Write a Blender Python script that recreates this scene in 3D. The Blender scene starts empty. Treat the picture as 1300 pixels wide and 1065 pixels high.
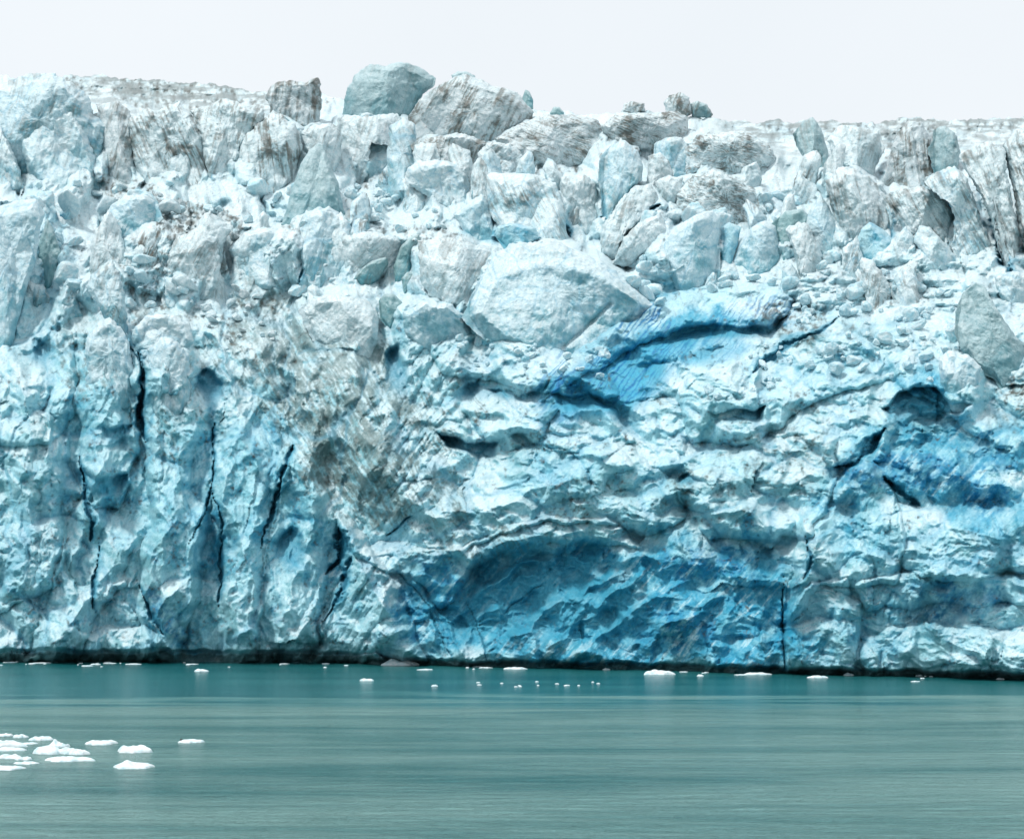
import bpy, math, random
import numpy as np
from mathutils import Vector, Matrix, Euler

# ------------------------------------------------------------------ camera, sky, sun, exposure
SC = bpy.context.scene
COL = SC.collection
F, CX, HZ, CAMZ = 1786.0, 650.0, 765.0, 8.0      # focal length in photo pixels, centre column, eye level row, eye height (m)
cam = bpy.data.objects.new('camera', bpy.data.cameras.new('camera'))
COL.objects.link(cam)
cam.location = (0, 0, CAMZ)
cam.rotation_euler = (math.radians(90), 0, 0)
cam.data.sensor_fit = 'HORIZONTAL'
cam.data.sensor_width = 36.0
cam.data.lens = 36.0 * F / 1300.0
cam.data.shift_y = (HZ - 532.5) / 1300.0
cam.data.clip_start = 0.5
cam.data.clip_end = 20000
SC.camera = cam

SUN_EL, SUN_AZ = 60.0, -55.0                      # azimuth measured from straight behind the camera, negative = left
w = bpy.data.worlds.new('World'); SC.world = w; w.use_nodes = True
nt = w.node_tree; nt.nodes.clear()
out = nt.nodes.new('ShaderNodeOutputWorld'); bg = nt.nodes.new('ShaderNodeBackground')
sky = nt.nodes.new('ShaderNodeTexSky'); sky.sky_type = 'NISHITA'; sky.sun_disc = False
sky.sun_elevation = math.radians(SUN_EL)
sky.air_density = 1.0; sky.dust_density = 4.0
sx = math.sin(math.radians(SUN_AZ)) * math.cos(math.radians(SUN_EL))
sy = -math.cos(math.radians(SUN_AZ)) * math.cos(math.radians(SUN_EL))
sz = math.sin(math.radians(SUN_EL))
sky.sun_rotation = math.atan2(sx, sy)
mx = nt.nodes.new('ShaderNodeMix'); mx.data_type = 'RGBA'
mx.inputs[0].default_value = 0.93                 # the cloud deck covers nearly all of the blue
mx.inputs[7].default_value = (8.3, 8.6, 8.95, 1)
tc = nt.nodes.new('ShaderNodeTexCoord'); cn = nt.nodes.new('ShaderNodeTexNoise'); cn.inputs['Scale'].default_value = 2.2; cn.inputs['Detail'].default_value = 5
cr = nt.nodes.new('ShaderNodeValToRGB'); cr.color_ramp.elements[0].position = .35; cr.color_ramp.elements[1].position = .65
cr.color_ramp.elements[0].color = (8.1, 8.6, 9.0, 1); cr.color_ramp.elements[1].color = (8.55, 9.0, 9.35, 1)
nt.links.new(tc.outputs['Generated'], cn.inputs['Vector']); nt.links.new(cn.outputs['Fac'], cr.inputs[0]); nt.links.new(cr.outputs[0], mx.inputs[7])
nt.links.new(sky.outputs[0], mx.inputs[6]); nt.links.new(mx.outputs[2], bg.inputs[0])
bg.inputs[1].default_value = 0.06
nt.links.new(bg.outputs[0], out.inputs[0])
sun = bpy.data.objects.new('sun', bpy.data.lights.new('sun', 'SUN')); COL.objects.link(sun)
sun.data.energy = 1.5; sun.data.angle = math.radians(10); sun.data.color = (1.0, 0.97, 0.93)
sun.rotation_euler = Vector((sx, sy, sz)).to_track_quat('Z', 'Y').to_euler()
SC.view_settings.view_transform = 'Standard'; SC.view_settings.look = 'None'
SC.view_settings.exposure = 0.88; SC.view_settings.gamma = 1.0
SC.cycles.max_bounces = 8; SC.cycles.diffuse_bounces = 5; SC.cycles.glossy_bounces = 3

# ------------------------------------------------------------------ noise
f4 = np.float32
def hsh(ix, iy, seed):
    h = (ix.astype(np.int64) * 374761393 + iy.astype(np.int64) * 668265263 + seed * 974634777) & 0xFFFFFFFF
    h = ((h ^ (h >> 13)) * 1274126177) & 0xFFFFFFFF
    h = ((h ^ (h >> 16)) * 2246822519) & 0xFFFFFFFF
    h = h ^ (h >> 15)
    return ((h & 0xFFFFFF) / 16777216.0).astype(f4)
def gnoise(x, y, seed):
    ix = np.floor(x); iy = np.floor(y)
    fx = (x - ix).astype(f4); fy = (y - iy).astype(f4)
    ux = fx**3 * (fx * (fx * 6 - 15) + 10); uy = fy**3 * (fy * (fy * 6 - 15) + 10)
    def g(dx, dy):
        a = hsh(ix + dx, iy + dy, seed) * 6.2831853
        return np.cos(a) * (fx - dx) + np.sin(a) * (fy - dy)
    a, b, c, d = g(0, 0), g(1, 0), g(0, 1), g(1, 1)
    return (a + (b - a) * ux) * (1 - uy) + (c + (d - c) * ux) * uy   # about -.7 .. .7
def fbm(x, y, oc, seed, gain=.5):
    s = 0; a = 1.0; f = 1.0
    for o in range(oc):
        s = s + a * gnoise(x * f + o * 17.3, y * f + o * 5.9, seed + o); a *= gain; f *= 2.03
    return s
def ridged(x, y, oc, seed, gain=.5):
    s = 0; a = 1.0; f = 1.0; t = 0
    for o in range(oc):
        n = 1 - np.abs(gnoise(x * f + o * 11.3, y * f + o * 7.9, seed + o)) * 2.2
        s = s + a * n; t += a; a *= gain; f *= 2.03
    return s / t
def cells(x, y, seed, tilt=.9, k=.8, hv=.5, nb=1):
    """overlapping tilted domes: height, depth of the joint between two of them, id of the upper one"""
    ix = np.floor(x); iy = np.floor(y)
    best = np.full(x.shape, -9, f4); sec = best.copy(); cid = np.zeros(x.shape, f4)
    for dx in range(-nb, nb + 1):
        for dy in range(-nb, nb + 1):
            cx = ix + dx; cy = iy + dy
            ddx = (x - (cx + .1 + .8 * hsh(cx, cy, seed))).astype(f4)
            ddy = (y - (cy + .1 + .8 * hsh(cx, cy, seed + 1))).astype(f4)
            v = hv * hsh(cx, cy, seed + 2) + tilt * ((hsh(cx, cy, seed + 3) - .5) * ddx + (hsh(cx, cy, seed + 4) - .5) * ddy) \
                - k * (ddx * ddx + ddy * ddy)
            up = v > best
            sec = np.where(up, best, np.maximum(sec, v)); cid = np.where(up, hsh(cx, cy, seed + 5), cid)
            best = np.where(up, v, best)
    return best, best - sec, cid
def sst(a, b, x):
    t = np.clip((x - a) / (b - a), 0, 1); return t * t * (3 - 2 * t)
def mixc(c, d, m):
    return c + (np.asarray(d, f4) - c) * m[..., None]
def sdf(poly, x, y):
    """signed distance to a closed polygon, positive inside"""
    P = np.array(poly, f4); Q = np.roll(P, -1, 0)
    d2 = np.full(x.shape, 1e12, f4); ins = np.zeros(x.shape, bool)
    for (ax, ay), (bx, by) in zip(P, Q):
        ex, ey = bx - ax, by - ay
        t = np.clip(((x - ax) * ex + (y - ay) * ey) / (ex * ex + ey * ey + 1e-9), 0, 1)
        d2 = np.minimum(d2, (x - ax - t * ex)**2 + (y - ay - t * ey)**2)
        if ay != by:
            c = ((ay > y) != (by > y)) & (x < ex * (y - ay) / (by - ay) + ax)
            ins ^= c
    d = np.sqrt(d2)
    return np.where(ins, d, -d)
def segdist(pts, x, y):
    """distance to a polyline and position 0..1 along it"""
    d2 = np.full(x.shape, 1e12, f4); tt = np.zeros(x.shape, f4); n = len(pts) - 1
    for i in range(n):
        (ax, ay), (bx, by) = pts[i], pts[i + 1]
        ex, ey = bx - ax, by - ay
        t = np.clip(((x - ax) * ex + (y - ay) * ey) / (ex * ex + ey * ey), 0, 1)
        q = (x - ax - t * ex)**2 + (y - ay - t * ey)**2
        m = q < d2; d2 = np.where(m, q, d2); tt = np.where(m, (i + t) / n, tt)
    return np.sqrt(d2), tt

# ------------------------------------------------------------------ the lie of the glacier (metres; bearings given in photo pixels)
WL = np.array([(-300, 838), (0, 838), (150, 838.5), (300, 839), (430, 840), (500, 842), (650, 844), (800, 847), (1000, 852), (1150, 856), (1300, 859), (1600, 866)], f4)
SKY = np.array([(-300, 102), (0, 98), (10, 96), (18, 100), (40, 101), (75, 98), (95, 96), (112, 97), (130, 95), (145, 99), (165, 102), (178, 100), (195, 101), (220, 106), (236, 105), (250, 106), (285, 109),
                (300, 114), (340, 118), (410, 120), (425, 123), (440, 128), (520, 132), (600, 120), (660, 138), (700, 142), (760, 146), (790, 143), (850, 143), (900, 149), (925, 153),
                (960, 157), (985, 153), (1010, 154), (1050, 155), (1085, 156), (1100, 157), (1130, 153), (1160, 152), (1200, 151), (1250, 151), (1300, 149), (1600, 146)], f4)
PROF = np.array([(60, 160), (95, 150), (150, 118), (200, 92), (250, 72), (300, 56), (350, 43), (420, 28), (500, 17), (600, 9), (700, 4), (790, 1), (838, 0), (900, 0)], f4)
def waterline(px): return np.interp(px, WL[:, 0], WL[:, 1]).astype(f4)
def Yw(px): return F * CAMZ / (np.interp(px, [-300, 0, 420, 700, 1300, 1600], [838, 838, 840, 846, 859, 864]) - HZ)
def Ybase(px, py):
    s = 0.12 * (700 - py) * np.clip((px - 500) / 800, -1, 1) * 0.08     # right half leans a little less
    return (Yw(px) + np.interp(py, PROF[:, 0], PROF[:, 1]) + s).astype(f4)
def to_world(px, py, Y):
    return np.stack([(px - CX) / F * Y, Y, CAMZ + (HZ - py) / F * Y], -1)

# regions: (cx, cy, rx, ry, angle in degrees, strength)
def region(lst, x, y, wob):
    m = np.zeros(x.shape, f4)
    for cx, cy, rx, ry, a, s in lst:
        ca, sa = math.cos(math.radians(a)), math.sin(math.radians(a))
        dx, dy = x - cx, y - cy
        q = ((dx * ca + dy * sa) / rx)**2 + ((-dx * sa + dy * ca) / ry)**2
        m = np.maximum(m, s * (1 - sst(.45, 1.25, q + wob)))
    return m
R_SMOOTH = [(850, 400, 170, 50, -22, 1.0), (790, 460, 90, 40, -30, .9), (700, 372, 100, 60, 0, .85), (30, 350, 50, 90, 0, .7), (720, 770, 220, 80, 0, .35), (290, 700, 170, 150, 0, .6), (130, 620, 60, 100, 0, .4), (950, 720, 60, 100, 0, .5)]
R_BLUE = [(720, 765, 235, 85, -3, .95), (880, 790, 170, 90, 0, .95), (545, 770, 60, 70, 20, .85), (830, 430, 130, 62, -28, .8), (1180, 590, 130, 70, -10, .75),
          (1250, 640, 60, 50, 0, .7), (1140, 790, 120, 55, 0, .45), (1230, 720, 90, 60, 0, .4), (1080, 650, 70, 70, 0, .6), (970, 760, 60, 90, 0, .6), (200, 600, 120, 110, 0, .42),
          (290, 680, 130, 130, 0, .5), (330, 620, 60, 110, 0, .5), (230, 790, 60, 50, 0, .5), (60, 700, 90, 110, 0, .22), (40, 330, 55, 100, 0, .45), (50, 420, 50, 60, 0, .4), (120, 500, 70, 90, 0, .4),
          (720, 380, 100, 50, 0, .3), (720, 600, 90, 40, 0, .4), (870, 620, 130, 70, 0, .3), (1180, 500, 50, 40, 0, .7), (990, 480, 120, 60, 0, .25), (650, 290, 60, 20, 0, .5), (400, 730, 60, 90, 0, .35),
          (560, 420, 60, 40, 0, .35), (1090, 440, 60, 50, 0, .35)]
R_DEEP = [(700, 715, 120, 24, -8, .4), (560, 740, 50, 36, 40, .45), (1250, 600, 40, 60, 0, .6), (1140, 600, 90, 26, 0, .65), (1210, 760, 60, 28, 0, .5), (780, 470, 70, 26, -38, .6), (520, 775, 26, 50, 0, .6),
          (840, 800, 70, 40, 0, .5), (900, 720, 70, 30, 0, .5), (205, 775, 12, 50, -35, .5)]
R_GREY = [(110, 440, 60, 50, 0, .5), (205, 400, 60, 40, 0, .6), (250, 490, 50, 60, 0, .5), (320, 450, 60, 50, 0, .6), (560, 640, 50, 40, 40, .5), (200, 540, 40, 60, 0, .35), (430, 520, 190, 85, 58, 1.0), (500, 600, 80, 90, 40, .7), (370, 430, 90, 60, 20, .9), (360, 450, 90, 60, 20, .65), (560, 500, 70, 40, 0, .45), (240, 470, 60, 50, 0, .4), (960, 600, 130, 50, -10, .45), (1040, 420, 90, 30, -10, .5),
          (90, 430, 60, 50, 0, .35), (1000, 560, 70, 50, 0, .5), (620, 690, 120, 22, -6, .4), (760, 630, 60, 30, 0, .35), (1270, 500, 40, 50, 0, .6), (220, 115, 130, 26, 4, .95), (900, 165, 120, 26, 0, .5), (1150, 155, 260, 16, 0, .5)]
R_DIRT = [(120, 425, 40, 16, -30, .4), (230, 400, 40, 14, 20, .45), (300, 425, 50, 14, 40, .4), (640, 410, 50, 8, 0, .35), (860, 505, 40, 12, 0, .35), (1020, 500, 40, 14, 30, .35), (580, 215, 50, 10, 0, .4), (690, 215, 60, 8, 0, .4), (820, 195, 60, 10, 0, .5), (205, 360, 30, 50, -20, .6), (1150, 190, 30, 50, 0, .5), (165, 250, 60, 24, 15, .7), (250, 285, 70, 30, 15, .9), (335, 395, 46, 16, 0, .5), (1000, 400, 45, 22, 0, .7), (1130, 370, 60, 20, 0, .35), (540, 300, 60, 14, 10, .5),
          (500, 235, 60, 14, 0, .4), (700, 560, 60, 14, 0, .4), (730, 650, 40, 22, 0, .5), (380, 285, 30, 20, 0, .4), (155, 370, 16, 60, -20, .5), (1280, 500, 40, 24, 0, .5), (230, 118, 160, 26, 4, .55), (1160, 155, 260, 14, 0, .4)]

CRACKS = [  # points, widths px at start and end, depth px
 ([(176, 440), (180, 480), (178, 520), (184, 560)], 2, 5, 40), ([(100, 575), (110, 615), (113, 650), (112, 690)], 1, 5, 34), ([(125, 685), (121, 720), (117, 745), (116, 772)], 1, 3, 26),
 ([(272, 535), (271, 590), (268, 620), (258, 655), (242, 690)], 2, 1, 26), ([(268, 620), (282, 665), (281, 700), (278, 770)], 1, 3, 24), ([(371, 565), (358, 605), (350, 635), (338, 668), (331, 700)], 5, 1, 38),
 ([(428, 668), (437, 690), (432, 708), (414, 730)], 10, 2, 50), ([(444, 705), (438, 740), (426, 765), (410, 792)], 6, 1, 36), ([(172, 740), (190, 772), (210, 806)], 1, 5, 20),
 ([(150, 390), (160, 430), (178, 460)], 4, 1, 30), ([(385, 315), (383, 345), (376, 362)], 3, 1, 22), ([(523, 655), (505, 668), (490, 680)], 3, 1, 22), ([(782, 388), (770, 405), (742, 430)], 1, 3, 16),
 ([(686, 330), (687, 398)], 1, 1, 8), ([(640, 318), (626, 345), (598, 378)], 6, 1, 28), ([(955, 474), (975, 458), (1000, 438), (1045, 418), (1065, 402)], 7, 1, 26),
 ([(1055, 592), (1085, 588), (1105, 570), (1122, 542)], 2, 6, 30), ([(1120, 605), (1135, 622), (1168, 642)], 2, 7, 34), ([(1025, 680), (1030, 712), (1020, 735)], 1, 4, 22), ([(994, 730), (995, 800), (998, 852)], 1, 3, 24),
 ([(706, 250), (712, 285), (724, 302)], 2, 5, 28), ([(732, 248), (736, 288)], 1, 4, 24), ([(262, 185), (268, 225)], 2, 6, 24), ([(1060, 225), (1070, 262), (1080, 290)], 4, 1, 26),
 ([(1190, 230), (1205, 258), (1208, 290), (1202, 312)], 1, 5, 34), ([(1248, 230), (1258, 275), (1272, 320), (1285, 356)], 3, 8, 54), ([(1132, 276), (1134, 304)], 5, 2, 30), ([(1275, 182), (1292, 230), (1300, 265)], 4, 2, 34),
 ([(762, 278), (790, 258), (808, 232)], 2, 6, 30), ([(770, 322), (790, 292), (815, 270), (838, 260)], 2, 6, 36), ([(12, 155), (18, 190), (24, 204)], 3, 8, 32),
 ([(505, 725), (545, 770), (575, 838)], 1, 2, 8), ([(590, 760), (606, 800), (614, 838)], 1, 2, 8), ([(640, 780), (665, 757), (690, 742)], 1.5, .5, 6)]
HOLES = [  # polygon, depth px, softness
 ([(490, 728), (520, 712), (560, 735), (575, 745), (600, 712), (640, 693), (700, 684), (760, 690), (810, 715), (850, 770), (880, 855), (560, 845), (530, 800), (500, 780)], 15, 55),
 ([(556, 550), (575, 556), (600, 562), (612, 556), (632, 560), (630, 580), (610, 587), (590, 577), (566, 567)], 30, 9),
 ([(1120, 522), (1138, 500), (1165, 486), (1185, 492), (1204, 512), (1232, 512), (1222, 522), (1198, 530), (1185, 546), (1160, 538), (1145, 548), (1130, 534)], 30, 7),
 ([(238, 478), (262, 470), (284, 486), (279, 536), (262, 530), (258, 500)], 12, 12), ([(858, 610), (875, 600), (895, 612), (862, 620)], 14, 7),
 ([(1095, 555), (1120, 548), (1118, 590), (1070, 596)], 18, 14), ([(916, 522), (940, 517), (970, 518), (968, 534), (940, 537), (922, 534)], 16, 6),
 ([(486, 450), (505, 436), (525, 480), (532, 512), (500, 514), (486, 495)], 18, 18), ([(575, 500), (615, 478), (600, 507), (556, 514)], 12, 12), ([(20, 455), (48, 430), (78, 440), (62, 474)], 14, 18),
 ([(130, 545), (172, 540), (168, 578), (125, 570)], 14, 20), ([(110, 600), (165, 600), (160, 640), (112, 640)], 16, 22), ([(345, 690), (372, 668), (395, 700), (372, 750)], 16, 22), ([(748, 498), (800, 520), (835, 565), (800, 562)], 14, 16),
 ([(620, 495), (660, 498), (694, 488), (685, 507), (640, 512)], 14, 8), ([(960, 700), (985, 690), (990, 730), (970, 745)], 12, 12)]
BULGES = [ # polygon, height px, softness px, lean (px of relief per px downwards)
 ([(600, 838), (700, 770), (800, 740), (880, 760), (900, 838)], 10, 40, 0),
 ([(450, 700), (500, 690), (545, 700), (590, 700), (640, 672), (700, 658), (770, 664), (810, 690), (770, 688), (700, 684), (650, 692), (610, 712), (585, 742), (562, 768), (545, 745), (520, 725), (490, 722)], 15, 13, 0),
 ([(1005, 790), (1015, 680), (1045, 625), (1085, 588), (1110, 588), (1138, 640), (1150, 690), (1135, 740), (1090, 740), (1040, 738)], 26, 44, .06),
 ([(1000, 850), (1005, 770), (1030, 742), (1070, 738), (1090, 765), (1082, 845), (1050, 855)], 18, 20, 0),
 ([(112, 425), (138, 395), (158, 420), (176, 460), (174, 560), (150, 640), (118, 640), (105, 560), (100, 500)], 24, 34, .05),
 ([(100, 640), (150, 650), (165, 690), (150, 740), (110, 800), (95, 838), (35, 838), (70, 740)], 20, 34, .04),
 ([(186, 460), (212, 436), (240, 448), (246, 540), (240, 620), (262, 660), (250, 760), (225, 838), (180, 838), (176, 740), (195, 640), (184, 560)], 26, 38, .03),
 ([(274, 560), (312, 532), (352, 560), (368, 590), (345, 650), (330, 720), (322, 838), (288, 838), (284, 700), (272, 640)], 22, 34, .02),
 ([(372, 575), (395, 590), (425, 660), (412, 730), (390, 838), (330, 838), (335, 720), (350, 650)], 16, 30, .02),
 ([(375, 385), (430, 375), (480, 385), (500, 440), (520, 520), (560, 600), (590, 660), (560, 690), (500, 680), (450, 640), (410, 590), (370, 500), (350, 430)], 44, 90, .04),
 ([(430, 655), (455, 672), (490, 730), (515, 780), (540, 838), (395, 838), (415, 780), (440, 730)], 24, 30, .02),
 ([(540, 650), (640, 590), (700, 560), (800, 570), (860, 620), (870, 660), (820, 675), (760, 662), (690, 660), (630, 675), (580, 705)], 22, 34, .06),
 ([(830, 705), (880, 680), (960, 690), (1000, 720), (990, 790), (1000, 855), (900, 855), (860, 780)], 12, 50, .05), ([(880, 640), (960, 640), (1010, 665), (980, 690), (920, 675)], 12, 16, .05),
 ([(860, 620), (900, 590), (960, 565), (1010, 552), (1055, 556), (1062, 600), (1030, 680), (980, 680), (900, 680)], 20, 26, .06),
 ([(1140, 640), (1200, 655), (1300, 645), (1450, 650), (1450, 720), (1300, 722), (1200, 735), (1150, 720)], 20, 22, .06),
 ([(1090, 740), (1200, 725), (1320, 738), (1450, 740), (1450, 775), (1300, 765), (1200, 762), (1100, 770)], 16, 16, 0),
 ([(1095, 812), (1160, 792), (1280, 802), (1450, 800), (1450, 858), (1200, 858), (1100, 858)], 16, 18, 0),
 ([(-80, 785), (30, 765), (75, 800), (110, 806), (180, 796), (205, 815), (195, 838), (-80, 838)], 16, 20, 0),
 ([(-80, 560), (20, 535), (80, 555), (95, 630), (68, 740), (0, 775), (-80, 780)], 22, 40, .04),
 ([(1015, 545), (1100, 520), (1135, 545), (1120, 580), (1060, 590)], 12, 12, 0), ([(690, 640), (735, 630), (800, 590), (780, 560), (720, 580)], 10, 12, 0),
 ([(550, 440), (620, 428), (700, 440), (760, 470), (780, 500), (700, 496), (620, 480), (560, 470)], 18, 18, .1), ([(700, 505), (780, 525), (800, 560), (760, 580), (700, 565), (640, 545)], 12, 14, 0),
 ([(860, 500), (900, 450), (1000, 425), (1100, 405), (1180, 430), (1240, 470), (1255, 560), (1140, 480), (1040, 500), (960, 560), (880, 560)], 18, 30, .08),
 ([(-60, 430), (20, 440), (90, 420), (95, 520), (60, 560), (-60, 560)], 16, 34, .05), ([(590, 520), (640, 500), (700, 520), (690, 550), (620, 552)], 10, 12, 0)]
BULGES += [([(708, 474), (738, 442), (772, 425), (800, 408), (830, 390), (862, 375), (900, 366), (950, 362), (988, 366), (1006, 384), (988, 404), (950, 411), (905, 407), (865, 412), (828, 428), (790, 448), (755, 470), (722, 486)], 15, 13, .1),
 ([(720, 480), (760, 470), (800, 450), (850, 430), (900, 425), (915, 440), (890, 480), (850, 500), (800, 512), (750, 500)], 8, 30, .12)]
HOLES += [([(826, 436), (850, 419), (900, 411), (950, 414), (985, 410), (1000, 400), (985, 424), (950, 432), (900, 436), (850, 444)], 16, 12)]
RIDGES = [ # polyline, height px, width px
 ([(60, 300), (85, 360), (75, 430), (100, 500)], 14, 12), ([(205, 380), (215, 430), (205, 520)], 12, 10), ([(250, 400), (285, 450), (300, 540), (330, 600)], 14, 13), ([(320, 430), (350, 500), (372, 560)], 14, 13), ([(300, 540), (285, 610), (300, 680)], 12, 10),
 ([(140, 560), (120, 620), (130, 680)], 12, 11), ([(235, 560), (222, 640), (200, 700), (170, 780)], 14, 11), ([(345, 600), (320, 680), (290, 760), (285, 830)], 13, 11), ([(20, 470), (40, 540), (30, 620), (50, 700)], 12, 14), ([(395, 640), (385, 720), (360, 790), (350, 838)], 13, 11),
 ([(470, 690), (490, 745), (480, 800), (495, 838)], 10, 9), ([(1160, 560), (1130, 640), (1150, 700)], 10, 11), ([(1200, 560), (1230, 620), (1220, 680)], 10, 11), ([(930, 560), (910, 610), (880, 650)], 10, 9), ([(1000, 500), (985, 560), (1000, 600)], 10, 10),
 ([(560, 800), (620, 745), (680, 705)], 13, 9), ([(680, 838), (760, 770), (830, 715)], 13, 8), ([(790, 838), (850, 790), (930, 750)], 12, 9), ([(520, 730), (555, 770), (600, 838)], 10, 7), ([(590, 838), (600, 790), (640, 760)], 10, 6),
 ([(185, 655), (150, 715), (105, 770), (70, 815)], 16, 13), ([(125, 600), (95, 660), (60, 720)], 12, 12), ([(160, 420), (176, 500), (172, 560), (155, 640)], 14, 10), ([(215, 440), (205, 520), (195, 600), (215, 690)], 12, 12),
 ([(225, 740), (210, 770), (190, 800)], 10, 8), ([(270, 560), (262, 640), (240, 720), (235, 800)], 12, 10), ([(300, 660), (318, 740), (305, 830)], 12, 9), ([(372, 560), (350, 650), (330, 740), (318, 830)], 14, 11),
 ([(405, 600), (425, 660), (450, 700), (480, 760), (510, 820)], 16, 15), ([(400, 480), (440, 560), (480, 640), (540, 690), (590, 700)], 14, 14), ([(360, 440), (390, 520), (400, 600), (395, 690)], 12, 12),
 ([(440, 430), (470, 500), (505, 580), (560, 640)], 12, 12), ([(566, 752), (590, 722), (640, 690), (700, 676), (770, 680), (830, 708), (862, 760)], 8, 7), ([(560, 650), (640, 640), (700, 615), (760, 600)], 12, 12),
 ([(620, 545), (690, 545), (750, 565), (790, 600)], 10, 9), ([(700, 470), (760, 490), (830, 540), (900, 560)], 10, 9), ([(830, 600), (880, 585), (960, 560), (1040, 530)], 12, 11), ([(860, 660), (930, 650), (1000, 640)], 10, 9),
 ([(1010, 760), (1040, 680), (1085, 600), (1120, 590)], 16, 14), ([(1130, 500), (1125, 560), (1060, 592)], 10, 10), ([(1140, 730), (1220, 728), (1320, 745)], 10, 9), ([(1135, 620), (1200, 670), (1300, 690)], 10, 10),
 ([(1250, 520), (1270, 600), (1300, 680)], 10, 12), ([(715, 452), (760, 428), (800, 408), (840, 388)], 8, 6), ([(910, 440), (1000, 432), (1080, 412)], 8, 8), ([(600, 760), (660, 720), (720, 700)], 15, 7), ([(640, 820), (720, 760), (800, 720)], 16, 8),
 ([(730, 835), (800, 780), (880, 730)], 15, 9), ([(500, 740), (540, 790), (560, 838)], 8, 8), ([(905, 838), (925, 770), (940, 720)], 9, 9), ([(960, 838), (965, 770), (950, 720)], 9, 9), ([(20, 580), (60, 640), (80, 700)], 9, 10)]
def macro_relief(x, y):
    """large shapes of the ice front, in px of relief towards the viewer"""
    wx = x + 9 * fbm(x / 38, y / 38, 3, 11); wy = y + 9 * fbm(x / 38, y / 38, 3, 23)
    r = np.zeros(x.shape, f4); pit = np.zeros(x.shape, f4)
    def box(pts, m):
        a = np.array(pts); return (x > a[:, 0].min() - m) & (x < a[:, 0].max() + m) & (y > a[:, 1].min() - m) & (y < a[:, 1].max() + m)
    for poly, h, s, lean in BULGES:
        b = box(poly, 30); d = sdf(poly, wx[b], wy[b]); q = np.clip((d + 4) / s, 0, 1)
        cy = np.mean([p[1] for p in poly])
        r[b] += (np.sqrt(1 - (1 - q)**2) if s < 60 else q * q * (3 - 2 * q)) * (2.0 * h + lean * (wy[b] - cy))
    for poly, h, s in HOLES:
        b = box(poly, 24); d = sdf(poly, wx[b], wy[b])
        ys = [p[1] for p in poly]; ty = np.clip((y[b] - min(ys)) / (max(ys) - min(ys)), 0, 1)
        m = sst(0, s * .3 + s * .9 * ty, d + 1)                           # sharp upper lip, floor running out to the front below
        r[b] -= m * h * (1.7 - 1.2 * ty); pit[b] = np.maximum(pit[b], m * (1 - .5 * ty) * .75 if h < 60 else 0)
        r[b] += np.exp(-((d + 5) / 6)**2) * h * .25 * (1 - ty)
    for pts, h, wd in RIDGES:
        b = box(pts, wd * 3); d, t = segdist(pts, wx[b] + .4 * (wx[b] - x[b]), wy[b])
        r[b] += 1.6 * h * np.exp(-d / wd) * np.clip(np.sin(np.pi * np.clip(t, .03, .97)) * 2.5, 0, 1)
    for pts, wa, wb, dp in CRACKS:
        b = box(pts, 22)
        cx = x[b] + 2.6 * fbm(x[b] / 10, y[b] / 12, 3, 5); cy = y[b]
        cx = cx + 5 * fbm(x[b] / 45, y[b] / 45, 2, 6); cy = cy + 4 * fbm(x[b] / 30, y[b] / 30, 2, 7)
        d, t = segdist(pts, cx, cy)
        (ax, ay), (bx, by) = pts[0], pts[-1]; side = np.tanh(((cx - ax) * (by - ay) - (cy - ay) * (bx - ax)) / math.hypot(bx - ax, by - ay) / 2.5)
        tap = np.sin(np.pi * np.clip(t, .01, .99))
        r[b] += side * np.exp(-d / 26) * 7 * tap                          # one lip stands proud of the other
        ww = (wa + (wb - wa) * t) * (1.1 * tap**.6 * (.45 + 1.0 * sst(-.4, .4, fbm(x[b] / 13, y[b] / 13, 3, 8))) + .02)
        m = 1 - sst(ww * .35, ww * 1.3, d)
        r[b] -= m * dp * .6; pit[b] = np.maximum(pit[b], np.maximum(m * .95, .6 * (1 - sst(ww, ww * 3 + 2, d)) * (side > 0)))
    return r, pit

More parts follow.
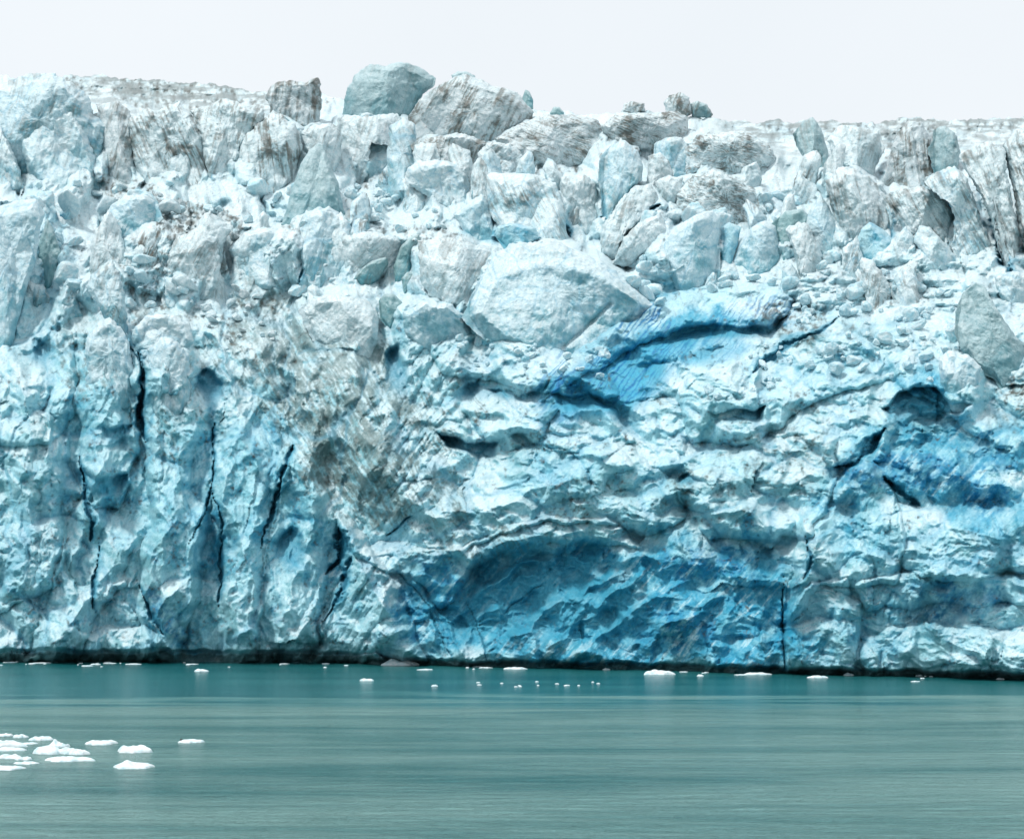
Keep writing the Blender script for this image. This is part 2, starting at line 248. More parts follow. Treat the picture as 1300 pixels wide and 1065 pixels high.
def detail_relief(x, y, seed=0, amp=1.0):
    """broken, lumpy ice at several sizes; px of relief"""
    wx = x + 16 * fbm(x / 60, y / 60, 4, 71 + seed); wy = y + 16 * fbm(x / 60, y / 60, 4, 83 + seed)
    left = 1 - sst(420, 560, x + .35 * (y - 600)); top = 1 - sst(300, 400, y)
    # stretched upright on the left and high up, lying flat in the middle and on the right
    wob = fbm(x / 200, y / 200, 2, 31)
    sm = region(R_SMOOTH, x, y, wob); sm = np.maximum(sm, .85 * sst(.02, .28, fbm(x / 95 + 7, y / 120, 3, 801) - .12 * sst(500, 620, x)))
    r = np.zeros(x.shape, f4); joint = np.zeros(x.shape, f4)
    up = np.clip(left + top, 0, 1)
    sh = .35 * (wy - 500)
    a1 = ridged((wx + .2 * sh) / 62, wy / 190, 4, 301, .55); a2 = ridged((wx + .5 * sh) / 170, (wy - .15 * wx) / 66, 4, 331, .55)
    r += (a1 * up + a2 * (1 - up)) * 34
    b1, e1, i1 = cells(wx / 52 + .1 * wy / 66, wy / 74, 41 + seed, 1.7, .5, .7); b2, e2, i2 = cells(wx / 74, wy / 44, 51 + seed, 1.6, .5, .7)
    big = b1 * up + b2 * (1 - up); r += big * 44 * (1 - .35 * sm) * (1 + .9 * top)
    ee = np.minimum(e1 * up + e2 * (1 - up), 1)
    r -= (1 - sst(0, .13, ee)) * (15 * top + 4) * sst(-.2, .2, fbm(x / 50, y / 50, 2, 95))          # clefts between the blocks
    b3, e3, i3 = cells(wx / 26, wy / (23 + 16 * up), 61 + seed, 2.1, .5, .6, 2); r += b3 * 17 * (1 - .7 * sm) * (1 + .7 * top)
    w2x = wx + 3 * fbm(x / 9, y / 9, 2, 7); w2y = wy + 3 * fbm(x / 9, y / 9, 2, 9)
    rub = sst(-.25, .35, fbm(x / 75, y / 60, 3, 91)) * .75 + .25
    b4, e4, i4 = cells(w2x / 13, w2y / (11 + 5 * up), 71 + seed, 2.1, .6, .6); r += b4 * 12.5 * (1 - .85 * sm) * rub
    b5, e5, i5 = cells(w2x / 6, w2y / 5.4, 81 + seed, 2.0, .65, .6); r += b5 * 5.4 * (1 - .8 * sm) * rub
    r += ridged(w2x / 22, w2y / (22 + 14 * up), 5, 401, .55) * (4.6 - 3.2 * sm)
    r += fbm(w2x / 5, w2y / 5, 3, 411, .6) * (1.7 - 1.1 * sm)
    # slanting striations down the grey buttress and the high seracs
    st = region([(440, 540, 110, 170, 30, 1), (200, 620, 200, 200, 0, .4), (780, 770, 230, 80, 0, .8), (850, 420, 160, 70, 0, .9)], x, y, wob)
    u = np.where(x < 560, (wx - .55 * wy), (wx + .9 * wy)) / 9.0
    r += st * ridged(u, wy / 80, 3, 421, .6) * 4
    joint = np.maximum((1 - sst(0, .10, ee)) * .8, (1 - sst(0, .10, e3)) * .6 * (1 - sm)); joint = np.maximum(joint, (1 - sst(0, .12, e4)) * .4 * rub * (1 - sm))
    return r * amp, joint, i3, i4

WHITE = (.80, .865, .88); PALE = (.45, .75, .82); CYAN = (.16, .56, .68); BLUE = (.03, .36, .56); DEEP = (.01, .21, .43); TEAL = (.035, .16, .18)
SILT = (.31, .40, .40); BROWN = (.11, .095, .075); WET = (.03, .10, .10)
def ice_colour(x, y, nz, joint, pit, ids, seed=0):
    wob = fbm(x / 90, y / 90, 3, 131 + seed) * 1.1
    n1 = fbm(x / 26, y / 26, 4, 141 + seed, .6); n2 = fbm(x / 7, y / 7, 3, 151 + seed, .6); n3 = fbm(x / 60, y / 50, 4, 161 + seed, .6)
    blue = region(R_BLUE, x, y, wob); deep = region(R_DEEP, x, y, wob * .7); grey = region(R_GREY, x, y, wob); dirt = region(R_DIRT, x, y, wob * .8)
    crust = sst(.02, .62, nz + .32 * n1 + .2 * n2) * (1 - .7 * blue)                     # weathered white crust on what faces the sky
    low = sst(280, 560, y)
    c = np.empty(x.shape + (3,), f4); c[:] = WHITE
    c = mixc(c, (.79, .87, .885), low)
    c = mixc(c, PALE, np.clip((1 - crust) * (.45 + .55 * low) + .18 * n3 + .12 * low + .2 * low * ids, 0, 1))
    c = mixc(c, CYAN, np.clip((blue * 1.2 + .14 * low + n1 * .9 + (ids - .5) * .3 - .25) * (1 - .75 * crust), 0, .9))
    str_ = ridged((x + .8 * y) / 9, (y - .8 * x) / 70, 3, 171)
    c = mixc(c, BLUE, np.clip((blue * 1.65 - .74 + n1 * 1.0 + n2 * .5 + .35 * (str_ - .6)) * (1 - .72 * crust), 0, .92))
    c = mixc(c, DEEP, np.clip((deep * 1.6 - .38 + n1 * 1.0 + n2 * .7 + .6 * (str_ - .6)) * (1 - .7 * crust), 0, .8))
    fl = fbm((x + .9 * y) / 13, (y - .9 * x) / 60, 5, 191 + seed, .65); f2 = fbm(x / 3.2, y / 3.2, 2, 195, .6)
    c = mixc(c, (.40, .73, .82), sst(.10, .5, fl + .45 * n3 + .2 * f2) * np.clip(blue * 1.2, 0, 1) * .75); c = mixc(c, (.62, .82, .87), sst(.38, .62, fl + .6 * n3 + .2 * f2) * np.clip(blue * 1.2, 0, 1) * .7)              # bubbly white lenses in the blue ice
    c = mixc(c, (.015, .27, .40), sst(.18, .42, -fl + .3 * f2) * np.clip(blue * 1.1 - .15, 0, 1) * .7)         # clear dark lenses
    sl = region([(790, 462, 125, 58, -28, 1), (900, 400, 110, 34, -4, .8), (880, 440, 70, 26, 0, .5)], x, y, wob * .6)                     # dark foliation of the blue overhang
    lines = 1 - np.abs(gnoise((x + .75 * y) / 8 + .7 * n1, (y - .75 * x) / 110, 661)) * 2.2
    c = mixc(c, (.08, .44, .62), np.clip(sl * .95 * sst(388, 420, y + .45 * (x - 860) * (x < 860) + 12 * n1), 0, 1))
    lipd, lt = segdist([(712, 466), (745, 440), (790, 420), (830, 400), (870, 380), (920, 372), (965, 372), (1000, 382)], x, y + 5 * n1)
    c = mixc(c, (.62, .83, .88), (1 - sst(7, 19, lipd + 8 * n2)) * (.5 + .5 * sst(.3, .6, lt)) * .9)
    c = mixc(c, (.01, .20, .44), sst(.66, .95, lines) * sl * .95 * sst(-.3, .15, n3))
    tg = sst(.05, .4, fbm(x / 34 + 9, y / 40, 4, 197, .6)) * low                                             # clear greenish panels
    c = mixc(c, (.16, .42, .46), tg * (1 - .6 * crust) * (1 - .6 * blue) * .6)
    gs = np.where(x < 700, ridged((x - .6 * y) / 7 + .9 * n3, (y + .6 * x) / 60, 4, 231, .65) - .62, 0)
    c = mixc(c, SILT, np.clip((grey * 1.2 - .38 + n1 * .7 + n2 * .6 + gs * 2.2) * (1 - .45 * crust), 0, .8))
    c = mixc(c, (.15, .215, .205), np.clip(grey * 1.2 - .72 + gs * 2.2 + n1 * .8 + n2 * .8 + f2 * .4, 0, .6) * low)
    c = mixc(c, BROWN, np.clip((dirt * 1.5 - .62 + n1 * .9 + n2 * 1.2 + f2 * .6), 0, .85) * (.4 + .6 * sst(-.1, .25, n2)))
    streak = sst(.28, .6, fbm((x - .35 * y) / 7, y / 55, 4, 181 + seed, .6) + .2 * n3)
    c = mixc(c, (.30, .31, .30), streak * .38 * (1 - sst(330, 470, y)))
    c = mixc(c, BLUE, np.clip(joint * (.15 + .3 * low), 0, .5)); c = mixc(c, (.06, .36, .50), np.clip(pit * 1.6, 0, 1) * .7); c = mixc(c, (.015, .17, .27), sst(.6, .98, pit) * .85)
    th = 0 + (1 - sst(440, 540, x)) * 6 + 5 * fbm(x / 45, x * 0 + 2, 4, 919, .6); wl = waterline(x); h = wl - y + 2.0 * n1 - th                             # wet, stained notch at the tide line
    c = mixc(c, WET, (1 - sst(1.5, 5, h)) * (.82 + .1 * np.clip(n1, -1, 1)))
    return np.clip(c, .005, .9)

# ------------------------------------------------------------------ materials
def new_mat(name):
    m = bpy.data.materials.new(name); m.use_nodes = True; n = m.node_tree; n.nodes.clear()
    o = n.nodes.new('ShaderNodeOutputMaterial'); p = n.nodes.new('ShaderNodeBsdfPrincipled'); n.links.new(p.outputs[0], o.inputs[0])
    return m, n, p
def nz_node(n, vec, scale, detail=4, rough=.6, kind='ShaderNodeTexNoise'):
    t = n.nodes.new(kind); t.inputs['Scale'].default_value = scale
    if kind == 'ShaderNodeTexNoise': t.inputs['Detail'].default_value = detail; t.inputs['Roughness'].default_value = rough
    n.links.new(vec, t.inputs['Vector']); return t
def ramp(n, src, a, b, ca=(0, 0, 0, 1), cb=(1, 1, 1, 1)):
    r = n.nodes.new('ShaderNodeValToRGB'); r.color_ramp.elements[0].position = a; r.color_ramp.elements[1].position = b
    r.color_ramp.elements[0].color = ca; r.color_ramp.elements[1].color = cb; n.links.new(src, r.inputs[0]); return r
def mixn(n, fac, a, b, mode='MIX'):
    m = n.nodes.new('ShaderNodeMix'); m.data_type = 'RGBA'; m.blend_type = mode
    for s, v in ((0, fac), (6, a), (7, b)):
        if hasattr(v, 'is_linked'): n.links.new(v, m.inputs[s])
        else: m.inputs[s].default_value = v
    return m.outputs[2]
def bump(n, h, strength, dist, prev=None):
    b = n.nodes.new('ShaderNodeBump'); b.inputs['Strength'].default_value = strength; b.inputs['Distance'].default_value = dist
    n.links.new(h, b.inputs['Height'])
    if prev: n.links.new(prev, b.inputs['Normal'])
    return b.outputs[0]
def ice_material():
    m, n, p = new_mat('glacier_ice')
    g = n.nodes.new('ShaderNodeNewGeometry').outputs['Position']
    at = n.nodes.new('ShaderNodeAttribute'); at.attribute_name = 'ice'
    a = nz_node(n, g, .9, 6, .65); b = nz_node(n, g, 3.2, 5, .7); v = nz_node(n, g, 1.1, kind='ShaderNodeTexVoronoi')
    c = mixn(n, 1.0, at.outputs['Color'], ramp(n, a.outputs['Fac'], .3, .68, (.74, .83, .86, 1), (1.0, 1.0, 1.0, 1)).outputs[0], 'MULTIPLY')
    c = mixn(n, 1.0, c, ramp(n, b.outputs['Fac'], .36, .58, (.74, .84, .87, 1), (1.0, 1.0, 1.0, 1)).outputs[0], 'MULTIPLY')
    sp = nz_node(n, g, 1.6, 8, .75); fa = ramp(n, sp.outputs['Fac'], .60, .70, (0, 0, 0, 1), (.12, .12, .12, 1))
    c = mixn(n, fa.outputs[0], c, (.18, .30, .32, 1))
    n.links.new(c, p.inputs['Base Color'])
    p.inputs['Roughness'].default_value = .5; p.inputs['Specular IOR Level'].default_value = .35
    k = bump(n, a.outputs['Fac'], .55, .5); k = bump(n, b.outputs['Fac'], .6, .22, k); k = bump(n, v.outputs['Distance'], .3, .3, k); v2 = nz_node(n, g, 3.1, kind='ShaderNodeTexVoronoi'); k = bump(n, v2.outputs['Distance'], .3, .12, k)
    n.links.new(k, p.inputs['Normal'])
    return m
ICE = ice_material()
def floe_material():
    m, n, p = new_mat('floe_ice')
    g = n.nodes.new('ShaderNodeNewGeometry').outputs['Position']
    a = nz_node(n, g, 2.5, 6, .6); b = nz_node(n, g, 9, 4, .6)
    c = ramp(n, a.outputs['Fac'], .3, .6, (.42, .64, .70, 1), (.78, .85, .87, 1)); n.links.new(c.outputs[0], p.inputs['Base Color'])
    p.inputs['Roughness'].default_value = .45
    n.links.new(bump(n, b.outputs['Fac'], .5, .05, bump(n, a.outputs['Fac'], .6, .12)), p.inputs['Normal']); return m
FLOE = floe_material()
def water_material():
    m, n, p = new_mat('milky_meltwater')
    g = n.nodes.new('ShaderNodeNewGeometry').outputs['Position']
    def stretched(sx, sy, sc, d=5, r=.6):
        mp = n.nodes.new('ShaderNodeMapping'); mp.inputs['Scale'].default_value = (sx, sy, 1); mp.inputs['Rotation'].default_value = (0, 0, .03); n.links.new(g, mp.inputs[0]); t = nz_node(n, mp.outputs[0], sc, d, r); t.inputs['Distortion'].default_value = .5; return t
    streak = stretched(.022, .13, 1.0, 6, .66); calm = stretched(.02, .05, 1.0, 3, .5)
    c = ramp(n, streak.outputs['Fac'], .38, .62, (.006, .095, .105, 1), (.02, .145, .15, 1))
    n.links.new(c.outputs[0], p.inputs['Base Color'])
    p.inputs['IOR'].default_value = 1.33; 
    # calm water in the lee of the ice, wind ripples farther out, in streaks
    sp = n.nodes.new('ShaderNodeSeparateXYZ'); n.links.new(g, sp.inputs[0])
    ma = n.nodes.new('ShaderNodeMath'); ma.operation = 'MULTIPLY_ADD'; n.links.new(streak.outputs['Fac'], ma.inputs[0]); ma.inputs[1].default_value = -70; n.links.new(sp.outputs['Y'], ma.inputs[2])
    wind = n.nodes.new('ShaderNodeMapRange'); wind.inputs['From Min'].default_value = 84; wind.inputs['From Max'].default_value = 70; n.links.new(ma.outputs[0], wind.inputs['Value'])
    rr = ramp(n, wind.outputs[0], 0, 1, (.15, .15, .15, 1), (.2, .2, .2, 1)); n.links.new(rr.outputs[0], p.inputs['Roughness'])
    n.links.new(ramp(n, wind.outputs[0], 0, 1, (.4, .4, .4, 1), (.9, .9, .9, 1)).outputs[0], p.inputs['Specular IOR Level'])
    n.links.new(mixn(n, wind.outputs[0], c.outputs[0], ramp(n, streak.outputs['Fac'], .35, .6, (.06, .24, .235, 1), (.24, .46, .43, 1)).outputs[0]), p.inputs['Base Color'])  # rippled outer water painted paler, standing in for the reflected sky
    w1 = stretched(.4, 1.3, 1.0, 7, .7); w2 = stretched(2.5, 6.0, 1.0, 4, .6)
    bs = ramp(n, wind.outputs[0], 0, 1, (.22, .22, .22, 1), (1, 1, 1, 1)).outputs[0]
    k = bump(n, w1.outputs['Fac'], .9, 1.1); n.links.new(bs, k.node.inputs['Strength']); k = bump(n, w2.outputs['Fac'], .9, .25, k); n.links.new(bs, k.node.inputs['Strength'])
    n.links.new(k, p.inputs['Normal']); return m
WATER = water_material()

# ------------------------------------------------------------------ mesh helpers
def mesh_from(name, co, faces, mat, cols=None, smooth=True, parent=None):
    me = bpy.data.meshes.new(name)
    faces = np.asarray(faces, np.int32); nf, k = faces.shape
    me.vertices.add(len(co)); me.vertices.foreach_set('co', np.asarray(co, f4).ravel())
    me.loops.add(nf * k); me.loops.foreach_set('vertex_index', faces.ravel())
    me.polygons.add(nf); me.polygons.foreach_set('loop_start', np.arange(0, nf * k, k, dtype=np.int32))
    me.polygons.foreach_set('use_smooth', np.full(nf, smooth))
    me.update(calc_edges=True)
    if cols is not None:
        a = me.color_attributes.new('ice', 'FLOAT_COLOR', 'POINT')
        a.data.foreach_set('color', np.concatenate([cols, np.ones((len(cols), 1), f4)], 1).astype(f4).ravel())
    me.materials.append(mat)
    o = bpy.data.objects.new(name, me); COL.objects.link(o); o.parent = parent
    return o
def grid_faces(nr, nc, wrap=False):
    j, i = np.meshgrid(np.arange(nr - 1), np.arange(nc if wrap else nc - 1), indexing='ij')
    i2 = (i + 1) % nc; a = j * nc
    return np.stack([a + i, a + i2, a + nc + i2, a + nc + i], -1).reshape(-1, 4)
def tag(o, label=None, cat=None, group=None, kind=None):
    for k, v in (('label', label), ('category', cat), ('group', group), ('kind', kind)):
        if v: o[k] = v
    return o

# ------------------------------------------------------------------ the seracs one can tell apart: label, outline, look
S = [
 # ---- skyline and upper left
 ('broad bluish white serac at the upper left end of the skyline', [(-60,140),(-40,108),(0,108),(20,100),(37,93),(68,94),(91,104),(112,121),(120,145),(136,160),(140,205),(128,225),(60,228),(0,222),(-50,220)], dict(tone='pale', dirt=.35, thick=.3, lean=.4)),
 ('white rounded pyramid of ice in front of the broad upper left serac', [(16,150),(28,135),(52,120),(80,120),(95,132),(108,162),(122,200),(130,225),(100,237),(60,234),(38,215),(18,180)], dict(tone='white', dirt=.15, lean=.45, thick=.4)),
 ('thin white blade of ice at the left border below the skyline', [(-30,160),(0,156),(10,175),(22,205),(36,232),(0,240),(-30,236)], dict(tone='white')),
 ('grey dirty wall of ice between white pyramid and far ice field', [(120,135),(150,128),(165,142),(170,190),(176,228),(140,232),(130,185)], dict(tone='dirty', dirt=.6)),
 ('streaked white serac with dark brown scratches down its face', [(160,152),(190,138),(200,143),(215,131),(226,129),(240,145),(262,172),(272,215),(262,235),(225,235),(180,232),(164,200)], dict(tone='ivory', dirt=.7, stri=1, slant=.45)),
 ('pale serac with brown streaks right of the scratched one', [(240,141),(265,135),(283,125),(300,130),(335,138),(338,155),(312,182),(300,205),(290,232),(268,228),(255,180)], dict(tone='ivory', dirt=.6, stri=1, slant=-.25)),
 ('square grey dirty block of ice standing on the left skyline', [(337,120),(345,108),(352,104),(375,103),(390,105),(402,99),(408,103),(407,150),(402,160),(370,156),(345,147)], dict(tone='dirty', dirt=.9, lean=.15, stri=1, slant=-.1, power=5)),
 ('rounded white block with brown grime on its lower left side', [(297,198),(300,182),(318,165),(335,150),(347,142),(360,147),(378,160),(384,190),(374,215),(360,240),(330,244),(310,236)], dict(tone='ivory', dirt=.85, stri=.7, slant=.1)),
 ('grey white serac shoulder below the square skyline block', [(378,166),(395,158),(420,157),(432,165),(434,200),(425,225),(405,210),(385,190)], dict(tone='ivory', dirt=.4)),
 ('pale pointed cone of smooth ice below the square skyline block', [(403,182),(410,185),(418,205),(430,235),(439,262),(420,274),(380,272),(356,270),(370,240),(382,208),(392,192)], dict(tone='grey', rough=.4, stri=.2, dirt=.05, lean=.4)),
 ('white dome of ice with a blue cleft among dirty rubble', [(122,290),(140,262),(160,247),(185,247),(200,260),(208,278),(192,288),(170,298),(140,298)], dict(tone='pale', rough=.5, dirt=.05)),
 ('tall blue tinted fin of ice at the left border', [(-60,265),(0,262),(20,255),(45,252),(58,270),(52,290),(46,330),(32,370),(15,415),(0,440),(-60,440)], dict(tone='pale', rough=.45, dirt=.02, lean=.12, thick=.4, stri=.3)),
 ('dark teal fin of ice beside the tall left border fin', [(60,278),(68,292),(77,320),(74,345),(52,366),(42,345),(50,305)], dict(tone='teal', rough=.5, dirt=.1, thick=.4)),
 ('dirt stained fin of ice with a brown foot right of the blue cleft dome', [(150,350),(165,305),(185,286),(205,288),(216,302),(208,330),(196,375),(182,392),(160,370)], dict(tone='ivory', dirt=.95, stri=.7, slant=-.4)),
 ('grey white leaning slab right of the dirt stained fin', [(212,338),(225,300),(250,290),(275,303),(281,340),(268,372),(240,380),(205,372)], dict(tone='ivory', dirt=.4, slant=-.6)),
 ('rounded white boulder of ice below the dirty rubble field', [(290,318),(310,295),(335,287),(362,290),(381,312),(379,352),(350,358),(312,354)], dict(tone='white', dirt=.15, rough=.7)),
 ('pale creased shoulder of ice right of the rounded white boulder', [(372,292),(385,272),(400,265),(420,268),(445,285),(458,312),(442,338),(402,362),(384,352),(378,320)], dict(tone='pale', dirt=.2, rough=.6)),
 ('white serac lump with grey top in the middle left', [(120,345),(140,330),(152,345),(160,380),(165,420),(150,425),(128,395),(108,365)], dict(tone='pale', dirt=.4)),
 ('white knobbly tower of ice above the left cracks', [(110,430),(125,408),(140,400),(152,415),(165,440),(172,470),(165,500),(130,505),(108,480)], dict(tone='pale', dirt=.1)),
 ('rounded white crest above the long vertical left cracks', [(190,445),(205,428),(222,430),(240,450),(242,500),(225,540),(200,530),(188,490)], dict(tone='pale', dirt=.15)),
 ('lumpy white crest of ice left of the brown rubble patch', [(168,418),(185,400),(215,400),(240,410),(248,432),(225,445),(195,440),(172,440)], dict(tone='white', dirt=.1)),
 ('big white leaning boulder above the grey buttress', [(378,395),(400,378),(430,375),(465,380),(482,400),(480,430),(462,455),(430,450),(398,430)], dict(tone='ivory', dirt=.15, rough=.8, slant=-1)),
 # ---- skyline middle
 ('large smooth grey blue dome, highest serac on the skyline', [(432,143),(440,112),(452,95),(470,82),(490,84),(505,79),(520,80),(540,91),(554,99),(551,110),(537,120),(522,138),(515,150),(480,152),(450,150)], dict(tone='grey', dirt=.15, lean=.22, rough=.6, power=2.6)),
 ('very broad dirt streaked serac right of the grey blue dome', [(519,150),(530,130),(550,112),(575,99),(590,95),(605,99),(630,110),(655,118),(668,130),(677,142),(675,155),(650,168),(625,182),(600,178),(560,178),(525,188),(515,170)], dict(tone='dirty', dirt=.8, lean=.3, stri=.4, slant=-.5, rough=.7)),
 ('small pointed teal spire at the right shoulder of the broad dirty serac', [(663,124),(667,114),(672,116),(677,127),(677,142),(664,138)], dict(tone='teal', rough=.3, dirt=0)),
 ('little crumbled ice knob on top of the broad dirty serac', [(573,96),(580,91),(592,92),(603,96),(606,104),(590,106),(575,104)], dict(tone='grey', rough=.8, dirt=.2)),
 ('small grey lump on the skyline right of the broad dirty serac', [(698,144),(703,136),(710,136),(716,143),(716,150),(699,150)], dict(tone='teal', rough=.4, dirt=0)),
 ('dirty overhanging ledge of ice under the broad dirty serac', [(520,184),(535,175),(560,173),(590,170),(620,182),(614,197),(600,214),(575,209),(545,204),(525,194)], dict(tone='dirty', dirt=.8)),
 ('blocky white wall below the grey blue skyline dome', [(428,150),(460,147),(505,144),(512,152),(511,182),(500,188),(472,182),(458,195),(458,230),(430,230)], dict(tone='ivory', dirt=.35)),
 ('white mound with a blue hollow on top below the blocky wall', [(455,200),(462,182),(480,177),(505,183),(540,198),(552,212),(520,225),(490,225),(460,222)], dict(tone='white', dirt=.1)),
 ('large white block with a clean face under the dirty ledge', [(513,218),(530,205),(555,203),(580,208),(596,220),(600,250),(597,265),(570,259),(540,245),(515,235)], dict(tone='white', dirt=.15)),
 ('slanted striped slab wedged under the dirty ledge', [(606,195),(620,181),(645,183),(665,200),(672,215),(650,222),(612,215)], dict(tone='ivory', dirt=.5, slant=-1.2, stri=1)),
 ('broad flat cliff of white ice with fine slanting scratches', [(612,218),(640,220),(680,222),(705,232),(716,262),(724,302),(700,308),(680,303),(640,288),(622,272)], dict(tone='white', dirt=.45, stri=.8, slant=.5, rough=.5)),
 ('white pillar between two dark clefts right of the flat cliff', [(710,228),(742,222),(760,232),(762,278),(748,295),(722,298),(714,262)], dict(tone='ivory', dirt=.3, stri=.6)),
 ('long dirty layered ridge on the skyline right of centre', [(625,175),(660,160),(690,148),(730,146),(760,155),(770,182),(758,203),(720,208),(690,204),(650,190)], dict(tone='dirty', dirt=.7, slant=2.5, stri=.8)),
 ('brown layered crest of ice below the skyline boulder', [(762,160),(780,147),(820,143),(860,141),(873,150),(876,182),(856,198),(826,203),(800,190),(772,180)], dict(tone='dirty', dirt=.8, slant=3, stri=1)),
 ('dark rounded boulder perched on the skyline right of centre', [(842,131),(850,121),(862,117),(874,122),(879,142),(866,150),(848,145)], dict(tone='dirty', dirt=.9, lean=.1)),
 ('small pale lump touching the dark skyline boulder', [(876,133),(884,128),(896,132),(904,144),(902,152),(880,150)], dict(tone='grey', dirt=.5)),
 ('low flat topped crumb of rock hard ice on the skyline', [(789,142),(793,132),(806,130),(818,131),(819,141),(805,145)], dict(tone='dirty', dirt=.7)),
 ('rounded pale column with dark seam at its right foot', [(762,198),(775,184),(792,179),(808,190),(817,210),(816,228),(800,243),(792,258),(767,280),(760,235)], dict(tone='pale', dirt=.25, rough=.5)),
 ('smooth pale block right of the rounded column', [(831,182),(845,175),(866,174),(876,186),(879,217),(851,222),(834,227),(829,202)], dict(tone='pale', dirt=.2, rough=.5)),
 ('curved white slab sweeping down to the left under the rounded column', [(764,284),(785,258),(805,238),(826,232),(838,255),(822,272),(792,294),(778,318),(760,314)], dict(tone='ivory', dirt=.3)),
 ('small square block in the bend of the curved white slab', [(832,228),(850,221),(868,226),(866,247),(851,260),(837,256)], dict(tone='ivory', dirt=.3)),
 ('white wedge shaped block below the curved slab', [(775,325),(795,300),(820,278),(835,268),(848,290),(852,300),(830,312),(800,325)], dict(tone='ivory', dirt=.3, slant=.6)),
 ('broad layered mound with dirt bands right of centre', [(866,192),(885,172),(920,168),(950,168),(970,178),(984,200),(978,218),(940,226),(900,220),(872,215)], dict(tone='ivory', dirt=.8, slant=4, stri=1)),
 ('banded slab with curved dark layers below the layered mound', [(856,245),(880,222),(905,214),(935,226),(962,242),(988,264),(992,280),(960,288),(920,284),(880,286),(860,268)], dict(tone='ivory', dirt=.75, slant=4, stri=1)),
 # ---- middle field
 ('huge pale pyramid shaped slab in the centre of the glacier', [(585,400),(600,372),(615,345),(630,320),(650,309),(680,308),(710,307),(738,321),(768,336),(792,356),(817,376),(834,388),(802,413),(770,438),(730,448),(680,438),(620,420)], dict(tone='pale', dirt=.12, rough=.8, lean=.5, thick=.35, stri=.3, rim=[([(600,385),(640,350),(690,335),(760,350),(815,380)], 7, 9), ([(686,312),(690,380),(720,440)], 6, 7), ([(775,385),(745,415),(715,440)], -9, 3)])),
 ('grey streaked face of ice left of the pale pyramid slab', [(530,305),(570,302),(600,307),(634,315),(631,338),(612,362),(596,384),(560,382),(532,352)], dict(tone='ivory', dirt=.35, lean=.4, slant=-.5)),
 ('wide scraped white face left of the grey green spires', [(430,300),(460,295),(495,298),(520,305),(510,330),(490,345),(455,358),(438,340)], dict(tone='ivory', dirt=.3, slant=-1)),
 ('blue white wedge above the grey streaked face', [(575,272),(600,256),(613,248),(626,265),(628,292),(634,304),(610,308),(590,293)], dict(tone='pale', dirt=.02, rough=.4)),
 ('rubbly blue chunk at the top edge of the pale pyramid slab', [(628,300),(632,288),(655,284),(680,290),(688,302),(665,310),(640,312)], dict(tone='blue', dirt=0)),
 ('tall dark grey green spire left of the pale pyramid slab', [(499,335),(510,312),(522,300),(531,296),(535,310),(527,335),(514,350),(502,350)], dict(tone='teal', dirt=.35, rough=.5)),
 ('leaning grey green spire with flat top left of the tall spire', [(448,352),(460,340),(472,331),(491,326),(493,335),(480,353),(463,362)], dict(tone='teal', dirt=.35, rough=.5, off=-2)),
 ('short grey green stub between spire and knob', [(509,354),(519,345),(529,348),(524,362),(513,370)], dict(tone='teal', dirt=.3, rough=.5)),
 ('round grey blue knob with tiny spike on its crown', [(481,382),(488,373),(500,373),(512,385),(509,403),(496,413),(483,404)], dict(tone='teal', dirt=.05, rough=.4, off=-2)),
 ('snowy saddle of ice below the round knob', [(510,395),(540,380),(570,385),(590,400),(600,425),(575,445),(540,440),(515,425)], dict(tone='pale', dirt=.05)),
 # ---- right field
 ('smooth shark fin of pale ice above the blue overhang', [(836,318),(848,300),(862,285),(885,272),(905,267),(915,275),(914,310),(915,365),(892,372),(866,365),(850,340)], dict(tone='pale', dirt=.05, rough=.4, lean=.25, stri=.2)),
 ('narrow blue splinter between two pale fins', [(914,290),(926,282),(941,288),(936,312),(924,340),(914,335)], dict(tone='blue', dirt=0, rough=.4)),
 ('rounded pale fin right of the blue splinter', [(926,330),(940,305),(955,288),(970,280),(986,285),(992,305),(994,328),(985,338),(958,350),(925,352)], dict(tone='pale', dirt=.08, rough=.4, lean=.3, stri=.2)),
 ('grey blue curved fin leaning behind the rounded pale fin', [(980,284),(998,268),(1018,265),(1027,275),(1023,297),(1014,310),(1003,330),(992,328),(987,303)], dict(tone='teal', dirt=.05, rough=.4)),
 ('sharp pale pyramid right of the grey blue curved fin', [(1016,300),(1028,268),(1041,246),(1052,262),(1067,290),(1075,322),(1050,330),(1024,326)], dict(tone='pale', dirt=.1, rough=.5, lean=.35)),
 ('tall narrow grey spire below the right skyline', [(1006,170),(1020,153),(1032,149),(1043,165),(1051,190),(1057,224),(1045,230),(1030,210),(1012,188)], dict(tone='grey', dirt=.3, rough=.5, slant=.2)),
 ('brown streaked tooth of ice below the right skyline', [(1114,236),(1128,198),(1140,166),(1152,155),(1170,157),(1179,175),(1187,205),(1190,222),(1166,240),(1140,243)], dict(tone='dirty', dirt=1.0, stri=1, slant=.1, lean=.25)),
 ('pale block right of the brown streaked tooth', [(1178,190),(1185,166),(1200,160),(1213,168),(1218,190),(1216,218),(1200,228),(1186,218)], dict(tone='grey', dirt=.25)),
 ('low pale wall of ice under the right skyline', [(1050,175),(1068,160),(1095,160),(1118,166),(1122,190),(1108,215),(1080,212),(1056,200)], dict(tone='ivory', dirt=.3)),
 ('grey white face with a chipped right corner in the upper right', [(1048,232),(1062,214),(1085,212),(1105,228),(1117,240),(1138,262),(1134,295),(1110,290),(1092,305),(1070,305),(1056,265)], dict(tone='ivory', dirt=.5, stri=.8, slant=.2, lean=.3)),
 ('sloping scratched wall of ice right of the chipped face', [(1118,250),(1145,239),(1175,238),(1197,250),(1212,270),(1210,298),(1202,315),(1180,304),(1150,293),(1136,268)], dict(tone='ivory', dirt=.6, stri=1, slant=.6)),
